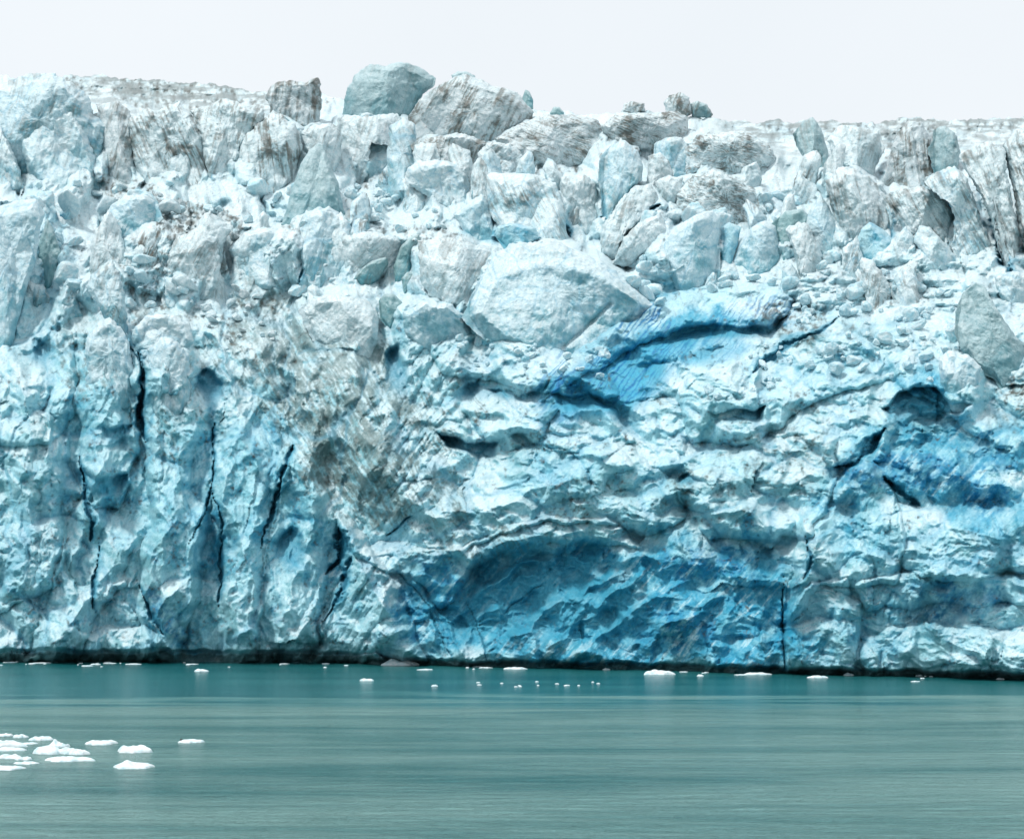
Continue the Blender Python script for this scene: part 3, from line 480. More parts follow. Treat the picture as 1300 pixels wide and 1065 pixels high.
 ('broad white buttress running down to the right, left of the long dark crevasse', [(1168,228),(1190,216),(1215,212),(1227,225),(1242,265),(1264,310),(1280,348),(1255,350),(1220,332),(1206,305),(1213,275),(1196,242)], dict(tone='white', dirt=.45, stri=1, slant=.5)),
 ('white column right of the long dark crevasse', [(1216,198),(1235,186),(1260,178),(1276,190),(1282,240),(1293,290),(1296,345),(1282,345),(1264,292),(1246,250),(1226,218)], dict(tone='ivory', dirt=.5, stri=1, slant=.4)),
 ('dirty white buttress cut by the right border', [(1274,182),(1290,166),(1340,160),(1390,180),(1390,350),(1310,350),(1300,300),(1290,265),(1280,222)], dict(tone='ivory', dirt=.7, stri=1, slant=.3)),
 ('small blue sided peak below the chipped face', [(1084,312),(1094,291),(1105,283),(1121,290),(1135,305),(1133,327),(1115,337),(1090,334)], dict(tone='blue', dirt=0, rough=.5)),
 ('white triangular wedge right of the blue sided peak', [(1132,325),(1138,300),(1150,286),(1160,300),(1162,325),(1145,335)], dict(tone='white', dirt=.05, rough=.5)),
 ('long leaning white wedge above the rubble heap', [(1158,306),(1168,286),(1180,288),(1200,310),(1222,332),(1206,345),(1180,330)], dict(tone='white', dirt=.15, rough=.5)),
 ('smooth grey blue fin standing alone near the right border', [(1211,422),(1213,395),(1222,372),(1238,358),(1250,364),(1262,385),(1277,410),(1292,430),(1330,448),(1330,480),(1278,482),(1262,464),(1240,458),(1222,442)], dict(tone='grey', dirt=.02, rough=.35, lean=.3, stri=.1, sink=7, thick=.4)),
 ('rounded pale block roofing the dark blue hollow on the right', [(1190,455),(1205,445),(1230,450),(1246,465),(1240,495),(1228,512),(1208,510),(1196,490)], dict(tone='pale', dirt=.05, rough=.6)),
 ('squat white block above a small dark hollow near the blue overhang', [(905,500),(925,498),(950,500),(962,508),(955,525),(930,530),(908,528)], dict(tone='pale', dirt=.05)),
 ('rounded white lump under the squat white block', [(915,545),(930,533),(950,534),(960,545),(955,562),(935,568),(918,560)], dict(tone='pale', dirt=.05)),
 ('smooth white hump of ice at the right border above the rubble', [(1262,350),(1285,345),(1320,350),(1320,385),(1290,390),(1268,375)], dict(tone='white', dirt=.2)),
]

# ------------------------------------------------------------------ the glacier: front, broken slope and the ice field running back
def build_glacier():
    xs = np.arange(-150, 1451, 1.25, dtype=f4); NR = 640
    t = np.linspace(0, 1, NR, dtype=f4)
    X = np.broadcast_to(xs, (NR, len(xs))).copy()
    wl = waterline(xs) + 12; sk = np.interp(xs, SKY[:, 0], SKY[:, 1]).astype(f4)
    sk = sk + 4.6 * fbm(xs / 20, xs * 0 + .5, 4, 3, .6) + 1.5 * fbm(xs / 5, xs * 0 + 3.5, 3, 8, .6)
    Yp = wl[None, :] + (sk - wl)[None, :] * t[:, None]
    r0, pit = macro_relief(X, Yp)
    r1, joint, ids, _ = detail_relief(X, Yp)
    # the ice climbs up the flanks of each serac, so that they grow out of it
    sh = np.zeros(X.shape, f4)
    for lab, pts, kw in S:
        a = np.array(pts, f4); yb = a[:, 1].max(); xc = a[:, 0].mean()
        if a[:, 1].min() < 105: continue
        i0, i1 = np.searchsorted(xs, [a[:, 0].min() - 24, a[:, 0].max() + 24]); xb = X[:, i0:i1]; yv = Yp[:, i0:i1]
        wv = 7 * fbm(xb / 24, yv / 24, 3, int(xc) + 3)
        m = sst(-17, -3, sdf(pts, xb + wv, yv - 5 + wv)); st_ = np.maximum(Ybase(xb, yv) - Ybase(np.full(xb.shape, xc, f4), np.full(xb.shape, yb, f4)), 0)
        sh[:, i0:i1] = np.maximum(sh[:, i0:i1], m * st_ * (.2 if kw.get('rough', 1) <= .5 or xc > 1160 or (xc < 300 and yb < 245) else .5))
    # far ice field near the skyline: flatter, with long wavy steps
    far = (1 - sst(.0, 55, Yp - sk[None, :] - 12)) * np.maximum(sst(60, 110, X) * (1 - sst(330, 370, X)), sst(880, 960, X))
    wave = ridged(X / 90 + .4 * fbm(X / 60, Yp / 30, 2, 77), Yp / 10, 4, 501, .6) * 16 + fbm(X / 8, Yp / 5, 3, 511) * 5
    rel = (r0 + r1) * (1 - .75 * far) + wave * far
    edge = sst(0, 14, Yp - sk[None, :])
    notch = (1 - sst(0, 6, (waterline(X) - Yp) - 2 - (1 - sst(440, 540, X)) * 8 - 5 * fbm(X / 45, X * 0 + 2, 4, 919, .6)))   # melt notch under the overhanging foot
    Y = Ybase(X, Yp) + (20 - rel) * (Ybase(X, Yp) / F) * (.35 + .65 * edge) + notch * 2.6 - sh * edge
    co = to_world(X, Yp, Y)
    du = np.gradient(co, axis=1); dv = np.gradient(co, axis=0); nrm = np.cross(du, dv); nrm /= np.linalg.norm(nrm, axis=-1, keepdims=True) + 1e-9
    nz = nrm[..., 2] * np.sign(-nrm[..., 1]); 
    def blur(a, k):
        for ax in (0, 1):
            c = np.cumsum(np.pad(a, [(k + 1, k) if q == ax else (0, 0) for q in (0, 1)], mode='edge'), axis=ax)
            a = (np.take(c, range(2 * k + 1, c.shape[ax]), ax) - np.take(c, range(0, c.shape[ax] - 2 * k - 1), ax)) / (2 * k + 1)
        return a.astype(f4)
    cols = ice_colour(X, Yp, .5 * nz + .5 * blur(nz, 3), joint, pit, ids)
    cols = mixc(cols, (.27, .295, .29), far * sst(-.35, .35, fbm(X / 30, Yp / 6, 4, 521, .6)) * .85)
    rows = [co]; crow = [cols]
    last = co[-1]
    for q in range(1, 26):                                              # the ice field behind the skyline
        d = (q / 25)**1.5 * 900
        l = last.copy(); s = (last[:, 1] + d) / last[:, 1]
        l[:, 0] *= s; l[:, 1] += d; l[:, 2] += -1.0 - d * .02 + 4 * fbm(l[:, 0] / 30, l[:, 1] / 30, 3, 601)
        l[:, 2] = np.minimum(l[:, 2], CAMZ + (last[:, 2] - CAMZ) * s * .97 ) if q > 1 else l[:, 2]
        rows.append(l[None]); crow.append(cols[-1:])
    co2 = np.concatenate(rows, 0); c2 = np.concatenate(crow, 0)
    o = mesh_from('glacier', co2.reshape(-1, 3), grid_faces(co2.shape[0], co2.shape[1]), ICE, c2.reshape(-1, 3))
    tag(o, 'broken blue and white glacier front rising from the water', kind='structure')
    return xs, Yp, Y
XS, GP, GY = build_glacier()
def glacier_depth(px, py):
    """distance of the built glacier surface at a bearing"""
    i = int(np.clip(round((px - XS[0]) / 1.25), 0, len(XS) - 1)); col = GP[:, i]
    return float(np.interp(-py, -col, GY[:, i]))

# ------------------------------------------------------------------ water
def build_water():
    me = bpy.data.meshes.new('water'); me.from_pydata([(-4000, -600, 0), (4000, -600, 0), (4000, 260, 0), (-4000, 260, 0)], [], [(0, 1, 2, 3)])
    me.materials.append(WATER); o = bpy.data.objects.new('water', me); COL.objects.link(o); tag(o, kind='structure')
build_water()

# ------------------------------------------------------------------ seracs: solid leaning blocks of ice standing out of the glacier
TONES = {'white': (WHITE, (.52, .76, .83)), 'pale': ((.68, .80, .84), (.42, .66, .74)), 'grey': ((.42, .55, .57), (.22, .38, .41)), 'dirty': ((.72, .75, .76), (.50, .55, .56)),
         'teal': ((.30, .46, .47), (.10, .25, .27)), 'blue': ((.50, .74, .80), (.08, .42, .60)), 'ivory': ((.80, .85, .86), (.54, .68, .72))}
def make_serac(label, pts, tone='white', thick=.55, lean=.30, rough=1.0, dirt=.3, stri=.5, slant=-.3, off=0.0, group=None, name='serac', seed=None, power=12.0, depth=None, cat='serac', sink=0.0, rim=None, deep=0.0):
    P = np.array(pts, f4); cx, cy = P[:, 0].mean(), P[:, 1].mean(); seed = seed if seed is not None else int(cx * 7 + cy * 3) % 9973
    y_b = P[:, 1].max(); hh = y_b - P[:, 1].min(); P[:, 1] += .22 * hh * np.clip((P[:, 1] - (y_b - .4 * hh)) / (.4 * hh), 0, 1)   # the foot runs down into the glacier
    x0, y0, x1, y1 = P[:, 0].min(), P[:, 1].min(), P[:, 0].max(), P[:, 1].max(); W, H = x1 - x0, y1 - y0
    # closed smooth-cornered outline resampled by arc length, then roughened
    Q = np.concatenate([P, P[:1]]); seg = np.linalg.norm(np.diff(Q, axis=0), axis=1); s = np.concatenate([[0], np.cumsum(seg)])
    nth = int(np.clip(s[-1] / 1.7, 24, 420)); ss = np.linspace(0, s[-1], nth, endpoint=False)
    ox = np.interp(ss, s, Q[:, 0]).astype(f4); oy = np.interp(ss, s, Q[:, 1]).astype(f4)
    nr = int(np.clip(min(W, H) / 2 / 1.25, 8, 110)); nb = max(6, nr // 4)
    phi = np.concatenate([np.linspace(0.02, 1, nr), np.linspace(1, 2, nb + 1)[1:]])       # 0..1 front, 1..2 back
    rr = np.where(phi <= 1, phi**.8, np.sqrt(np.clip(1 - (phi - 1)**2, 0, 1)))[:, None].astype(f4); rr[-1] = 0; rr[0] = 0
    x = cx + (ox - cx)[None] * rr; y = cy + (oy - cy)[None] * rr
    amp = min(1.0, .35 + min(W, H) / 90) * rough
    jx = 4 * fbm(x / 34, y / 34, 4, seed) * amp + 2.2 * fbm(x / 7, y / 7, 3, seed + 2, .6) * amp; jy = 4 * fbm(x / 34, y / 34, 4, seed + 5) * amp + 2.2 * fbm(x / 7, y / 7, 3, seed + 7, .6) * amp
    x = x + jx; y = y + jy
    front = (phi <= 1)[:, None]; T = thick * min(W, H) 
    h = T * np.clip(1 - rr**power, 0, 1)**(1 / power)
    rs = np.random.RandomState(seed); ux = (x - cx) / W; uy = (y - cy) / H + .15
    for q in range(7):                                                  # split along flat fracture faces
        an = rs.uniform(0, 6.283); sl = rs.uniform(.7, 2.3); a0 = rs.uniform(.5, .95)
        h = np.minimum(h, T * (a0 + sl * (math.cos(an) * ux + .6 * math.sin(an) * uy)) + 2.5 * fbm(x / 14, y / 14, 3, seed + 50 + q))
    h = np.maximum(h, -T * .6)
    ra = (seed % 13 - 6) * .07; xr = x * math.cos(ra) - y * math.sin(ra) + 5 * fbm(x / 22, y / 22, 3, seed + 41); yr = x * math.sin(ra) + y * math.cos(ra) + 5 * fbm(x / 22, y / 22, 3, seed + 43)
    b1, e1, i1 = cells(xr / max(20, W / 2.6), yr / max(28, H / 1.8), seed + 11, 2.0, .5, .5, 2); b2, e2, i2 = cells(xr / 17, yr / 26, seed + 12, 1.6, .6, .7, 2)
    b3, e3, i3 = cells(x / 7.5, y / 8, seed + 13, 1.4, .8, .6)
    inner = np.clip((1 - rr) * 5, 0, 1)
    st = ridged((x - slant * y) / 8.5, (y + slant * x) / 70, 3, seed + 17, .6)
    rub = .35 + .65 * sst(-.1, .4, fbm(x / 30, y / 30, 2, seed + 21))
    rel = b1 * min(W, H) * .30 + b2 * 6 * rough * amp + b3 * 1.9 * rough * rub + st * 2.6 * stri + ridged(x / 19, y / 26, 5, seed + 19, .5) * 3.0 * rough * amp + fbm(x / 4, y / 4, 2, seed + 23) * .7
    for pl, rh, rw in (rim or []):
        dd, tt = segdist(pl, x, y); h = h + rh * np.exp(-(dd / rw)**2)
    h = np.where(front, h + rel * (.25 + .75 * inner), -h * .8)
    yb = y1 - .15 * H
    D = float(Ybase(np.array([cx]), np.array([yb]))[0])
    mpp = D / F
    g = sorted(glacier_depth(cx + dx * W * .16, y_b - .05 * hh) for dx in (-2, -1, 0, 1, 2))[2]
    ht = float(np.median(h[(phi > .35) & (phi < .8)]))
    D = g + (ht - lean * (y1 - y_b + .05 * hh) + 3 + sink) * g / F
    mpp = D / F
    Y = D + off + ((y1 - y) * lean - h) * mpp
    co = to_world(x, y, Y)
    nrm = np.cross(np.roll(co, -1, 1) - np.roll(co, 1, 1), np.gradient(co, axis=0)); nz = nrm[..., 2] / (np.linalg.norm(nrm, axis=-1) + 1e-9)
    nz = nz * (1 if float((nrm[nr // 2, :, 1] < 0).mean()) > .5 else -1)
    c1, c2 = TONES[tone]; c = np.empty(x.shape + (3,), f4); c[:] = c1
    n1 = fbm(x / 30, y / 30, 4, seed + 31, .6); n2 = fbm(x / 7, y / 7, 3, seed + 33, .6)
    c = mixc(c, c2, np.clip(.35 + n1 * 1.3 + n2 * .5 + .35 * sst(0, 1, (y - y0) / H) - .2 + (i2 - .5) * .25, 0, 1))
    foot = sst(.45, .95, (y - y0) / (y_b - y0) + .9 * n1)  # ambient shade painted as teal into the lower part, broken up by noise
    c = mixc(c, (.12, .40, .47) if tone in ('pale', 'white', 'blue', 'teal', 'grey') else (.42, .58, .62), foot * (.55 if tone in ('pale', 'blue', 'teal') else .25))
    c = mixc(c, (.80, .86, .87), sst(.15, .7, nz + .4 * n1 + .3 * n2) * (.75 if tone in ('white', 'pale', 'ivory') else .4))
    if deep:                                                            # clear blue ice under a bubbly white lip, with dark blue foliation
        c[:] = (.10, .46, .64); c = mixc(c, (.42, .74, .82), sst(-.1, .5, n1 + .6 * n2))
        dd, tt = segdist(rim[0][0], x, y); c = mixc(c, (.66, .84, .88), (1 - sst(9, 24, dd + 8 * n2)) * .95)
        lines = 1 - np.abs(gnoise((x - slant * y) / 7 + .6 * n1, (y + slant * x) / 120, seed + 61)) * 2.2
        c = mixc(c, (.01, .24, .46), sst(.78, .97, lines) * sst(4, 22, dd) * sst(-.25, .15, fbm(x / 34, y / 34, 2, seed + 63)) * deep)
    sk = fbm((x - slant * y) / 6.5, (y + slant * x) / 60, 4, seed + 37, .6)
    c = mixc(c, (.25, .25, .24), sst(.16, .42, sk + .35 * n1) * min(1, dirt * 1.25) * .8)
    s3 = fbm((x - slant * y) / 2.6 + .8 * n1, (y + slant * x) / 42, 3, seed + 39, .6)
    c = mixc(c, (.20, .18, .15), sst(.14, .34, s3 + .25 * n1) * sst(-.25, .2, n1 + .1) * min(1, dirt * 1.3) * .8)
    c = mixc(c, BROWN, sst(.30, .62, n1 + .5 * n2 + .2 * sk) * min(1, dirt * 1.1) * .75)
    c = mixc(c, (.10, .42, .60) if tone in ('blue', 'pale', 'white') else (.16, .28, .30), (1 - sst(0, .08, e2)) * .35)
    nr_ = len(phi)
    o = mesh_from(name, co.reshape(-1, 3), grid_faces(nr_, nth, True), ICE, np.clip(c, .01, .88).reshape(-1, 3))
    # origin at the foot of the block
    b = Vector([float(v) for v in to_world(cx, y1, D + T * mpp * .2)])
    o.data.transform(Matrix.Translation(-b)); o.location = b
    tag(o, label, cat, group)
    return o

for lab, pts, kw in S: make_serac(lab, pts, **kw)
MARKS = [(75,170,'white pyramid at upper left'),(215,180,'scratched serac at upper left'),(372,128,'square skyline block'),(395,230,'smooth pale cone'),(490,110,'skyline dome'),(600,140,'broad dirty serac'),(165,265,'dome with blue cleft'),
         (20,330,'tall fin at left border'),(185,330,'dirt stained fin'),(335,320,'rounded white boulder'),(430,410,'big leaning boulder'),(520,320,'grey green spires'),(700,370,'pale pyramid slab'),(665,260,'flat scratched cliff'),
         (790,220,'rounded pale column'),(885,320,'shark fin'),(925,245,'banded slab'),(1040,290,'sharp pale pyramid'),(1030,185,'narrow grey spire'),(1152,200,'brown streaked tooth'),(1095,255,'chipped face'),(1265,270,'long dark crevasse'),
         (1240,410,'lone grey blue fin'),(860,430,'blue striped overhang'),(555,235,'clean white block'),(480,180,'blocky white wall'),(260,180,'streaked serac'),(415,310,'creased pale shoulder'),(245,335,'leaning grey slab'),(1110,310,'blue sided peak'),(740,260,'pillar between dark clefts')]
rnd = random.Random(5)                                                  # weathered seracs crowding between the named ones
for (xa, xb, ya, yb_, cnt, wmin, wmax, lab, grp) in [(60, 330, 170, 225, 7, 24, 40, 'weathered serac crowded between the streaked seracs at upper left', 'crowded seracs at upper left'),
        (430, 640, 200, 300, 9, 24, 44, 'weathered white serac in the broken slope under the skyline dome', 'crowded seracs under the skyline dome'),
        (600, 860, 190, 300, 11, 24, 46, 'weathered pale serac between the long layered ridge and the pale pyramid', 'crowded seracs under the layered ridge'),
        (930, 1150, 205, 300, 9, 24, 40, 'weathered scratched serac crowded among the tall ones at upper right', 'crowded seracs at upper right'),
        (0, 470, 262, 400, 26, 24, 48, 'half buried weathered serac on the slope above the left face', 'half buried seracs above the left face'),
        (1000, 1180, 320, 430, 6, 26, 44, 'half buried white serac around the lone fin', 'half buried seracs around the lone fin')]:
    for q in range(cnt):
        if xa == 0: ya = 262 if q < 5 or q > 19 else 310
        bx = xa + (xb - xa) * (q + rnd.random()) / cnt; by = rnd.uniform(ya + 20, yb_); wv = rnd.uniform(wmin, wmax); hv = wv * rnd.uniform(1.1, 2.1); ln = rnd.uniform(-.35, .35) * hv
        pts = [(bx - wv * .5, by), (bx - wv * rnd.uniform(.42, .55) + ln * .3, by - hv * .4), (bx - wv * rnd.uniform(.2, .5) + ln * .8, by - hv * rnd.uniform(.7, .95)), (bx - wv * rnd.uniform(-.1, .2) + ln, by - hv),
               (bx + wv * rnd.uniform(.15, .4) + ln, by - hv * rnd.uniform(.75, 1)), (bx + wv * rnd.uniform(.35, .55) + ln * .5, by - hv * .5), (bx + wv * .55, by), (bx, by + 6)]
        tn = rnd.choice(['ivory', 'white', 'ivory', 'pale', 'white']); dt = rnd.uniform(.1, .65); mx_, my_ = bx + ln * .5, by - hv * .5
        d_, nx_, ny_, nm = min((math.hypot(a - mx_, b - my_), a, b, t_) for a, b, t_ in MARKS)
        where = ('left of' if mx_ < nx_ else 'right of') if abs(mx_ - nx_) > abs(my_ - ny_) else ('above' if my_ < ny_ else 'below')
        lab = f"{'narrow ' if wv < 30 else 'wide ' if wv > 39 else ''}{dict(ivory='greyish', white='white', pale='pale blue')[tn]} serac{' with dirt streaks' if dt > .4 else ''}, {'close' if d_ < 45 else 'set well'} {where} the {nm}".replace('close above', 'close above').replace('close below', 'close below')
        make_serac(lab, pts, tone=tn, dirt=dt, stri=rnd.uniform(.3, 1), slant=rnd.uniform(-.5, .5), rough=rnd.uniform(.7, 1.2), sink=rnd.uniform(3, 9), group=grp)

# ------------------------------------------------------------------ loose blocks: a few shapes, copied
def make_block(seed, tone):
    n = 26; th = np.linspace(0, 2 * math.pi, 2 * n, endpoint=False); ph = np.linspace(.01, math.pi - .01, n)
    T, P = np.meshgrid(th, ph); d = np.stack([np.sin(P) * np.cos(T), np.sin(P) * np.sin(T), np.cos(P)], -1).astype(f4)
    rs = np.random.RandomState(seed); r = np.full(T.shape, 1.15, f4)
    for q in range(9):                                               # cut by planes, edges softened
        v = rs.normal(size=3); v /= np.linalg.norm(v); c = d @ v; lim = rs.uniform(.45, .9)
        r = np.where(c > .05, -np.log(np.exp(-9 * r) + np.exp(-9 * lim / np.maximum(c, .05))) / -9 * -1 if False else np.minimum(r, lim / np.maximum(c, .05)), r)
    for _ in range(1):
        r = .8 * r + .05 * (np.roll(r, 1, 1) + np.roll(r, -1, 1)) + .05 * (np.vstack([r[:1], r[:-1]]) + np.vstack([r[1:], r[-1:]]))
    wob = fbm(d[..., 0] * 2 + d[..., 2] * 1.3 + 9, d[..., 1] * 2 - d[..., 2] + 9, 4, seed, .6)
    r = r + .10 * wob; co = d * r[..., None]
    co[0] = co[0].mean(0); co[-1] = co[-1].mean(0)
    c1, c2 = TONES[tone]; c = np.empty(T.shape + (3,), f4); c[:] = c1; c = mixc(c, c2, np.clip(.35 + 1.4 * wob, 0, 1))
    return mesh_from('ice_block', co.reshape(-1, 3), grid_faces(n, 2 * n, True)[:, ::-1], ICE, c.reshape(-1, 3))
protos = [make_block(5 + i, t) for i, t in enumerate(['white', 'white', 'pale', 'white', 'ivory', 'pale', 'dirty', 'white', 'dirty', 'dirty'])]
ZONES = [ # polygon, count, size range px, prototypes, label, group
 ([(1000, 380), (1080, 350), (1200, 350), (1215, 400), (1225, 450), (1180, 470), (1100, 430), (1010, 420)], 62, (7, 22), (0, 1, 2, 3, 7), 'loose white ice block in the rubble heap left of the lone grey blue fin', 'rubble heap left of the lone fin'),
 ([(-10, 235), (120, 225), (300, 235), (430, 240), (460, 290), (300, 280), (120, 260), (-10, 262)], 30, (12, 34), (0, 1, 3, 4, 7), 'half buried white ice block on the snowy bench under the upper left seracs', 'blocks on the upper left bench'),
 ([(640, 290), (760, 300), (1000, 225), (1060, 330), (1000, 290), (900, 290), (780, 330), (700, 310)], 26, (12, 30), (0, 1, 3, 4, 5), 'half buried white ice block between the seracs right of centre', 'blocks between the seracs right of centre'),
 ([(60, 290), (120, 300), (300, 370), (380, 370), (300, 400), (160, 400), (60, 400)], 30, (10, 30), (0, 2, 3, 5, 4), 'knobbly ice block wedged among the fins on the left', 'blocks wedged among the left fins'),
 ([(960, 440), (1060, 420), (1120, 450), (1200, 480), (1180, 490), (1060, 470), (900, 520), (890, 500)], 36, (7, 19), (0, 1, 2, 5, 7), 'loose pale ice block on the ledge right of the blue overhang', 'blocks on the ledge right of the blue overhang'),
 ([(150, 245), (210, 245), (280, 270), (330, 290), (300, 305), (250, 295), (200, 275), (160, 262)], 40, (5, 13), (4, 6, 8, 9), 'brown grimed ice block in the dirty rubble field at upper left', 'dirty rubble field at upper left'),
 ([(440, 225), (520, 230), (560, 260), (570, 290), (520, 295), (450, 280), (435, 250)], 34, (7, 20), (0, 1, 3, 4, 7), 'white ice block tumbled under the blocky white wall', 'blocks under the blocky white wall'),
 ([(560, 425), (620, 420), (700, 445), (770, 445), (790, 480), (700, 475), (600, 470)], 34, (6, 17), (0, 1, 2, 3), 'small white ice block along the foot of the pale pyramid slab', 'blocks at the foot of the pale pyramid slab'),
 ([(240, 375), (300, 365), (370, 385), (380, 420), (320, 440), (250, 425)], 30, (6, 16), (0, 4, 6, 8), 'greyish ice block in the brown stained patch above the grey buttress', 'blocks in the brown stained patch'),
 ([(1010, 320), (1085, 325), (1140, 335), (1140, 350), (1060, 350), (1000, 350)], 22, (6, 16), (0, 1, 3, 7), 'white ice block lying below the sharp pale pyramid', 'blocks below the sharp pale pyramid'),
 ([(780, 325), (835, 330), (860, 370), (840, 385), (800, 360), (775, 340)], 16, (9, 24), (2, 3, 5, 0), 'angular pale ice block stacked left of the shark fin', 'angular blocks left of the shark fin'),
 ([(900, 350), (1000, 345), (1010, 365), (900, 366)], 14, (8, 20), (0, 2, 7), 'white ice block lying on top of the blue overhang', 'blocks on top of the blue overhang'),
]
rnd = random.Random(12); used = set()
for poly, cnt, (s0, s1), pr, lab, grp in ZONES:
    a = np.array(poly); k = 0
    while k < cnt:
        x = rnd.uniform(a[:, 0].min(), a[:, 0].max()); y = rnd.uniform(a[:, 1].min(), a[:, 1].max())
        if float(sdf(poly, np.array([x], f4), np.array([y], f4))[0]) < 0: continue
        k += 1; i = rnd.choice(pr); s = s0 + (s1 - s0) * rnd.random()**2
        if i in used: o = protos[i].copy(); COL.objects.link(o)
        else: o = protos[i]; used.add(i)
        D = glacier_depth(x, y + s * .3); m = D / F; p = to_world(x, y, D - .1 * s * m)
        o.location = [float(v) for v in p]; r = s * m * .5
        o.scale = (r * rnd.uniform(.8, 1.5), r * rnd.uniform(.8, 1.3), r * rnd.uniform(.6, 1.0)); o.rotation_euler = (rnd.uniform(-.5, .5), rnd.uniform(-.6, .6), rnd.uniform(0, 6.28))
        tag(o, lab, 'ice block', grp)
for i, o in enumerate(protos):
    if i not in used: bpy.data.objects.remove(o)

# ------------------------------------------------------------------ ice floes on the water
def make_floe(label, cx, cy, wpx, hpx, group=None, peak=0.0, seed=None, name='ice_floe', cat='ice floe'):
    seed = seed or int(cx * 13 + cy) % 997
    D = F * CAMZ / (cy - HZ); m = D / F; W = wpx * m; Hh = hpx * m * .78; L = min(W * .75, max(W * .4, 1.2))
    big = wpx > 12; nth, nr = (72, 20) if big else (24, 7)
    th = np.linspace(0, 2 * math.pi, nth, endpoint=False, dtype=f4)[None]; q = np.linspace(0.01, 1, nr, dtype=f4)[:, None]
    rad = 1 + .6 * fbm(np.cos(th) * 1.3 + seed, np.sin(th) * 1.3 + seed, 3, seed)
    def shell(q, z, f=1.0): return np.stack([W / 2 * q * rad * f * np.cos(th), L / 2 * q * rad * f * np.sin(th), z + 0 * q * rad], -1)
    X = W / 2 * q * rad * np.cos(th); Yy = L / 2 * q * rad * np.sin(th)
    prof = np.clip(1 - q**3, 0, 1)**.5
    lump = .68 + .5 * fbm(X / W * 3.2 + seed, Yy / W * 3.2, 4, seed + 3, .4) + peak * np.exp(-((X / W + .22)**2 + (Yy / L)**2) * 26)
    top = np.stack([X, Yy, np.maximum(.02, Hh * prof * lump) + .012 + 0 * X], -1)
    under = [np.stack([X[-1:] * f, Yy[-1:] * f, X[-1:] * 0 + z], -1) for f, z in ((1.03, -.1), (.85, -.35 * Hh - .2), (.3, -.8 * Hh - .3), (.02, -.85 * Hh - .3))]
    co = np.concatenate([top] + under, 0)
    o = mesh_from(name, co.reshape(-1, 3), grid_faces(co.shape[0], nth, True), FLOE)
    o.location = ((cx - CX) / F * D, D, 0); tag(o, label, cat, group); return o
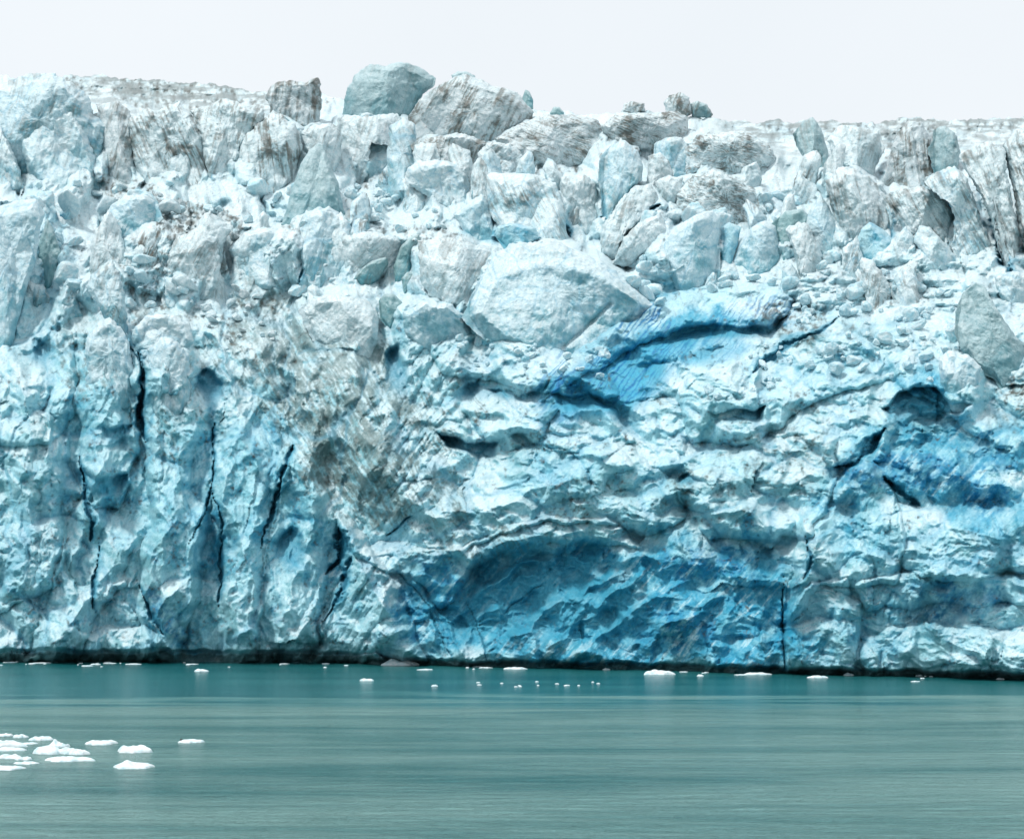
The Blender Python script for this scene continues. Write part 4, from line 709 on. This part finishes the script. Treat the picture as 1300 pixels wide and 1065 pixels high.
FL = [('long flat white floe, alone above the humped one at lower left', 128, 944, 41, 8, 0), ('largest humped white floe at lower left, right of the cluster', 171, 954, 44, 12, .25),
      ('white floe with a raised left end at the bottom of the lower left cluster', 172, 974, 52, 9, .5), ('low white floe at the upper side of the lower left cluster', 52, 939, 27, 8, 0),
      ('wide humped floe in the middle of the lower left cluster', 68, 956, 44, 14, .2), ('small peaked floe behind the wide humped floe', 74, 948, 22, 9, .6),
      ('floe with a double hump touching the right end of the wide humped floe', 98, 957, 28, 9, .4), ('long thin flat floe in front of the wide humped floe', 88, 965, 54, 8, 0),
      ('wide low floe cut by the left border', 8, 947, 44, 11, .2), ('thin floe under the wide low one at the left border', 6, 952, 50, 6, 0), ('small grey white floe behind the left border floes', 26, 936, 17, 6, .2),
      ('flat little floe at the left border, farthest of its cluster', 6, 934, 17, 5, 0), ('small pointed floe at left, low in the cluster', 14, 962, 26, 6, .6), ('flat floe right of the small pointed one', 30, 964, 22, 6, 0),
      ('thin sliver of ice below the small pointed floe', 33, 969, 26, 4, 0), ('white floe at the bottom left corner of the cluster', 6, 976, 44, 6, .3), ('narrow dash of ice right of the small grey white floe', 38, 944, 17, 3, 0),
      ('low white floe drifting alone with dark lump at its left tip', 243, 942, 28, 6, 0), ('small two humped floe below the left half of the glacier', 256, 852, 15, 4, .5),
      ('small peaked white floe left of centre near the glacier', 466, 864, 16, 4, .4), ('tiny white floe in the middle, farther out than its neighbours', 552, 871, 8, 3, .2), ('flat white floe in front of the blue cave', 655, 849, 30, 4, 0),
      ('bright peaked floe right of centre near the ice foot', 838, 856, 36, 8, .4), ('double lumped pale floe right of centre at the ice foot', 962, 856, 30, 4, .3), ('single flat white floe before the right hand buttress', 1038, 860, 21, 4, .1),
      ('low pale slab of ice at the foot of the blue cave entrance', 506, 844, 44, 9, .3), ('small pale lump of ice at the foot of the right buttress', 1078, 857, 12, 4, .3), ('flat crumb of ice at the foot of the right corner wall', 1270, 862, 10, 3, .2),
      ('flat crumb of ice at the foot of the far right wall', 1167, 858, 9, 3, 0), ('pair shaped small floe right of the bright peaked floe, nearer one', 889, 858, 8, 3, .2), ('pale crumb left of the bright peaked floe', 770, 850, 8, 3, .1)]
for lab, x, y, wd, h, pk in FL:
    o = make_floe(lab, x, y, wd, h, peak=pk)
    if 'dark lump' in lab:
        m = F * CAMZ / (y - HZ) / F
        b = make_block(77, 'dirty'); b.name = 'dark_lump'; b.parent = o; b.location = (-13 * m, 0, 2.5 * m); b.scale = (1.4 * m, 1.2 * m, 2.2 * m)
        mt, n, p = new_mat('dark_moraine'); t = nz_node(n, n.nodes.new('ShaderNodeNewGeometry').outputs['Position'], 8); n.links.new(ramp(n, t.outputs['Fac'], .3, .7, (.015, .015, .018, 1), (.05, .05, .05, 1)).outputs[0], p.inputs['Base Color'])
        b.data.materials.clear(); b.data.materials.append(mt)
for k in range(46):                                                    # crumbs along the foot of the ice, bunched together
    cc = rnd.choice([8, 25, 48, 60, 112, 130, 160, 205, 235, 300, 360, 425, 545, 610, 900, 950, 1175]); x = cc + rnd.gauss(0, 9)
    make_floe('tiny crumb of white ice floating along the foot of the glacier', x, float(waterline(x)) + abs(rnd.gauss(3, 2.2)) + 1.5, rnd.uniform(2, 6) if rnd.random() < .6 else rnd.uniform(7, 17), rnd.uniform(.8, 1.8), 'ice crumbs along the foot of the glacier', seed=k + 3, name='ice_crumb', cat='ice crumb')
for k in range(14):
    x = rnd.uniform(600, 760); make_floe('tiny white speck of ice adrift in front of the blue cave', x, rnd.uniform(864, 872), rnd.uniform(2.5, 7), 1.5, 'specks of ice adrift before the blue cave', seed=k + 200, name='ice_crumb', cat='ice crumb')
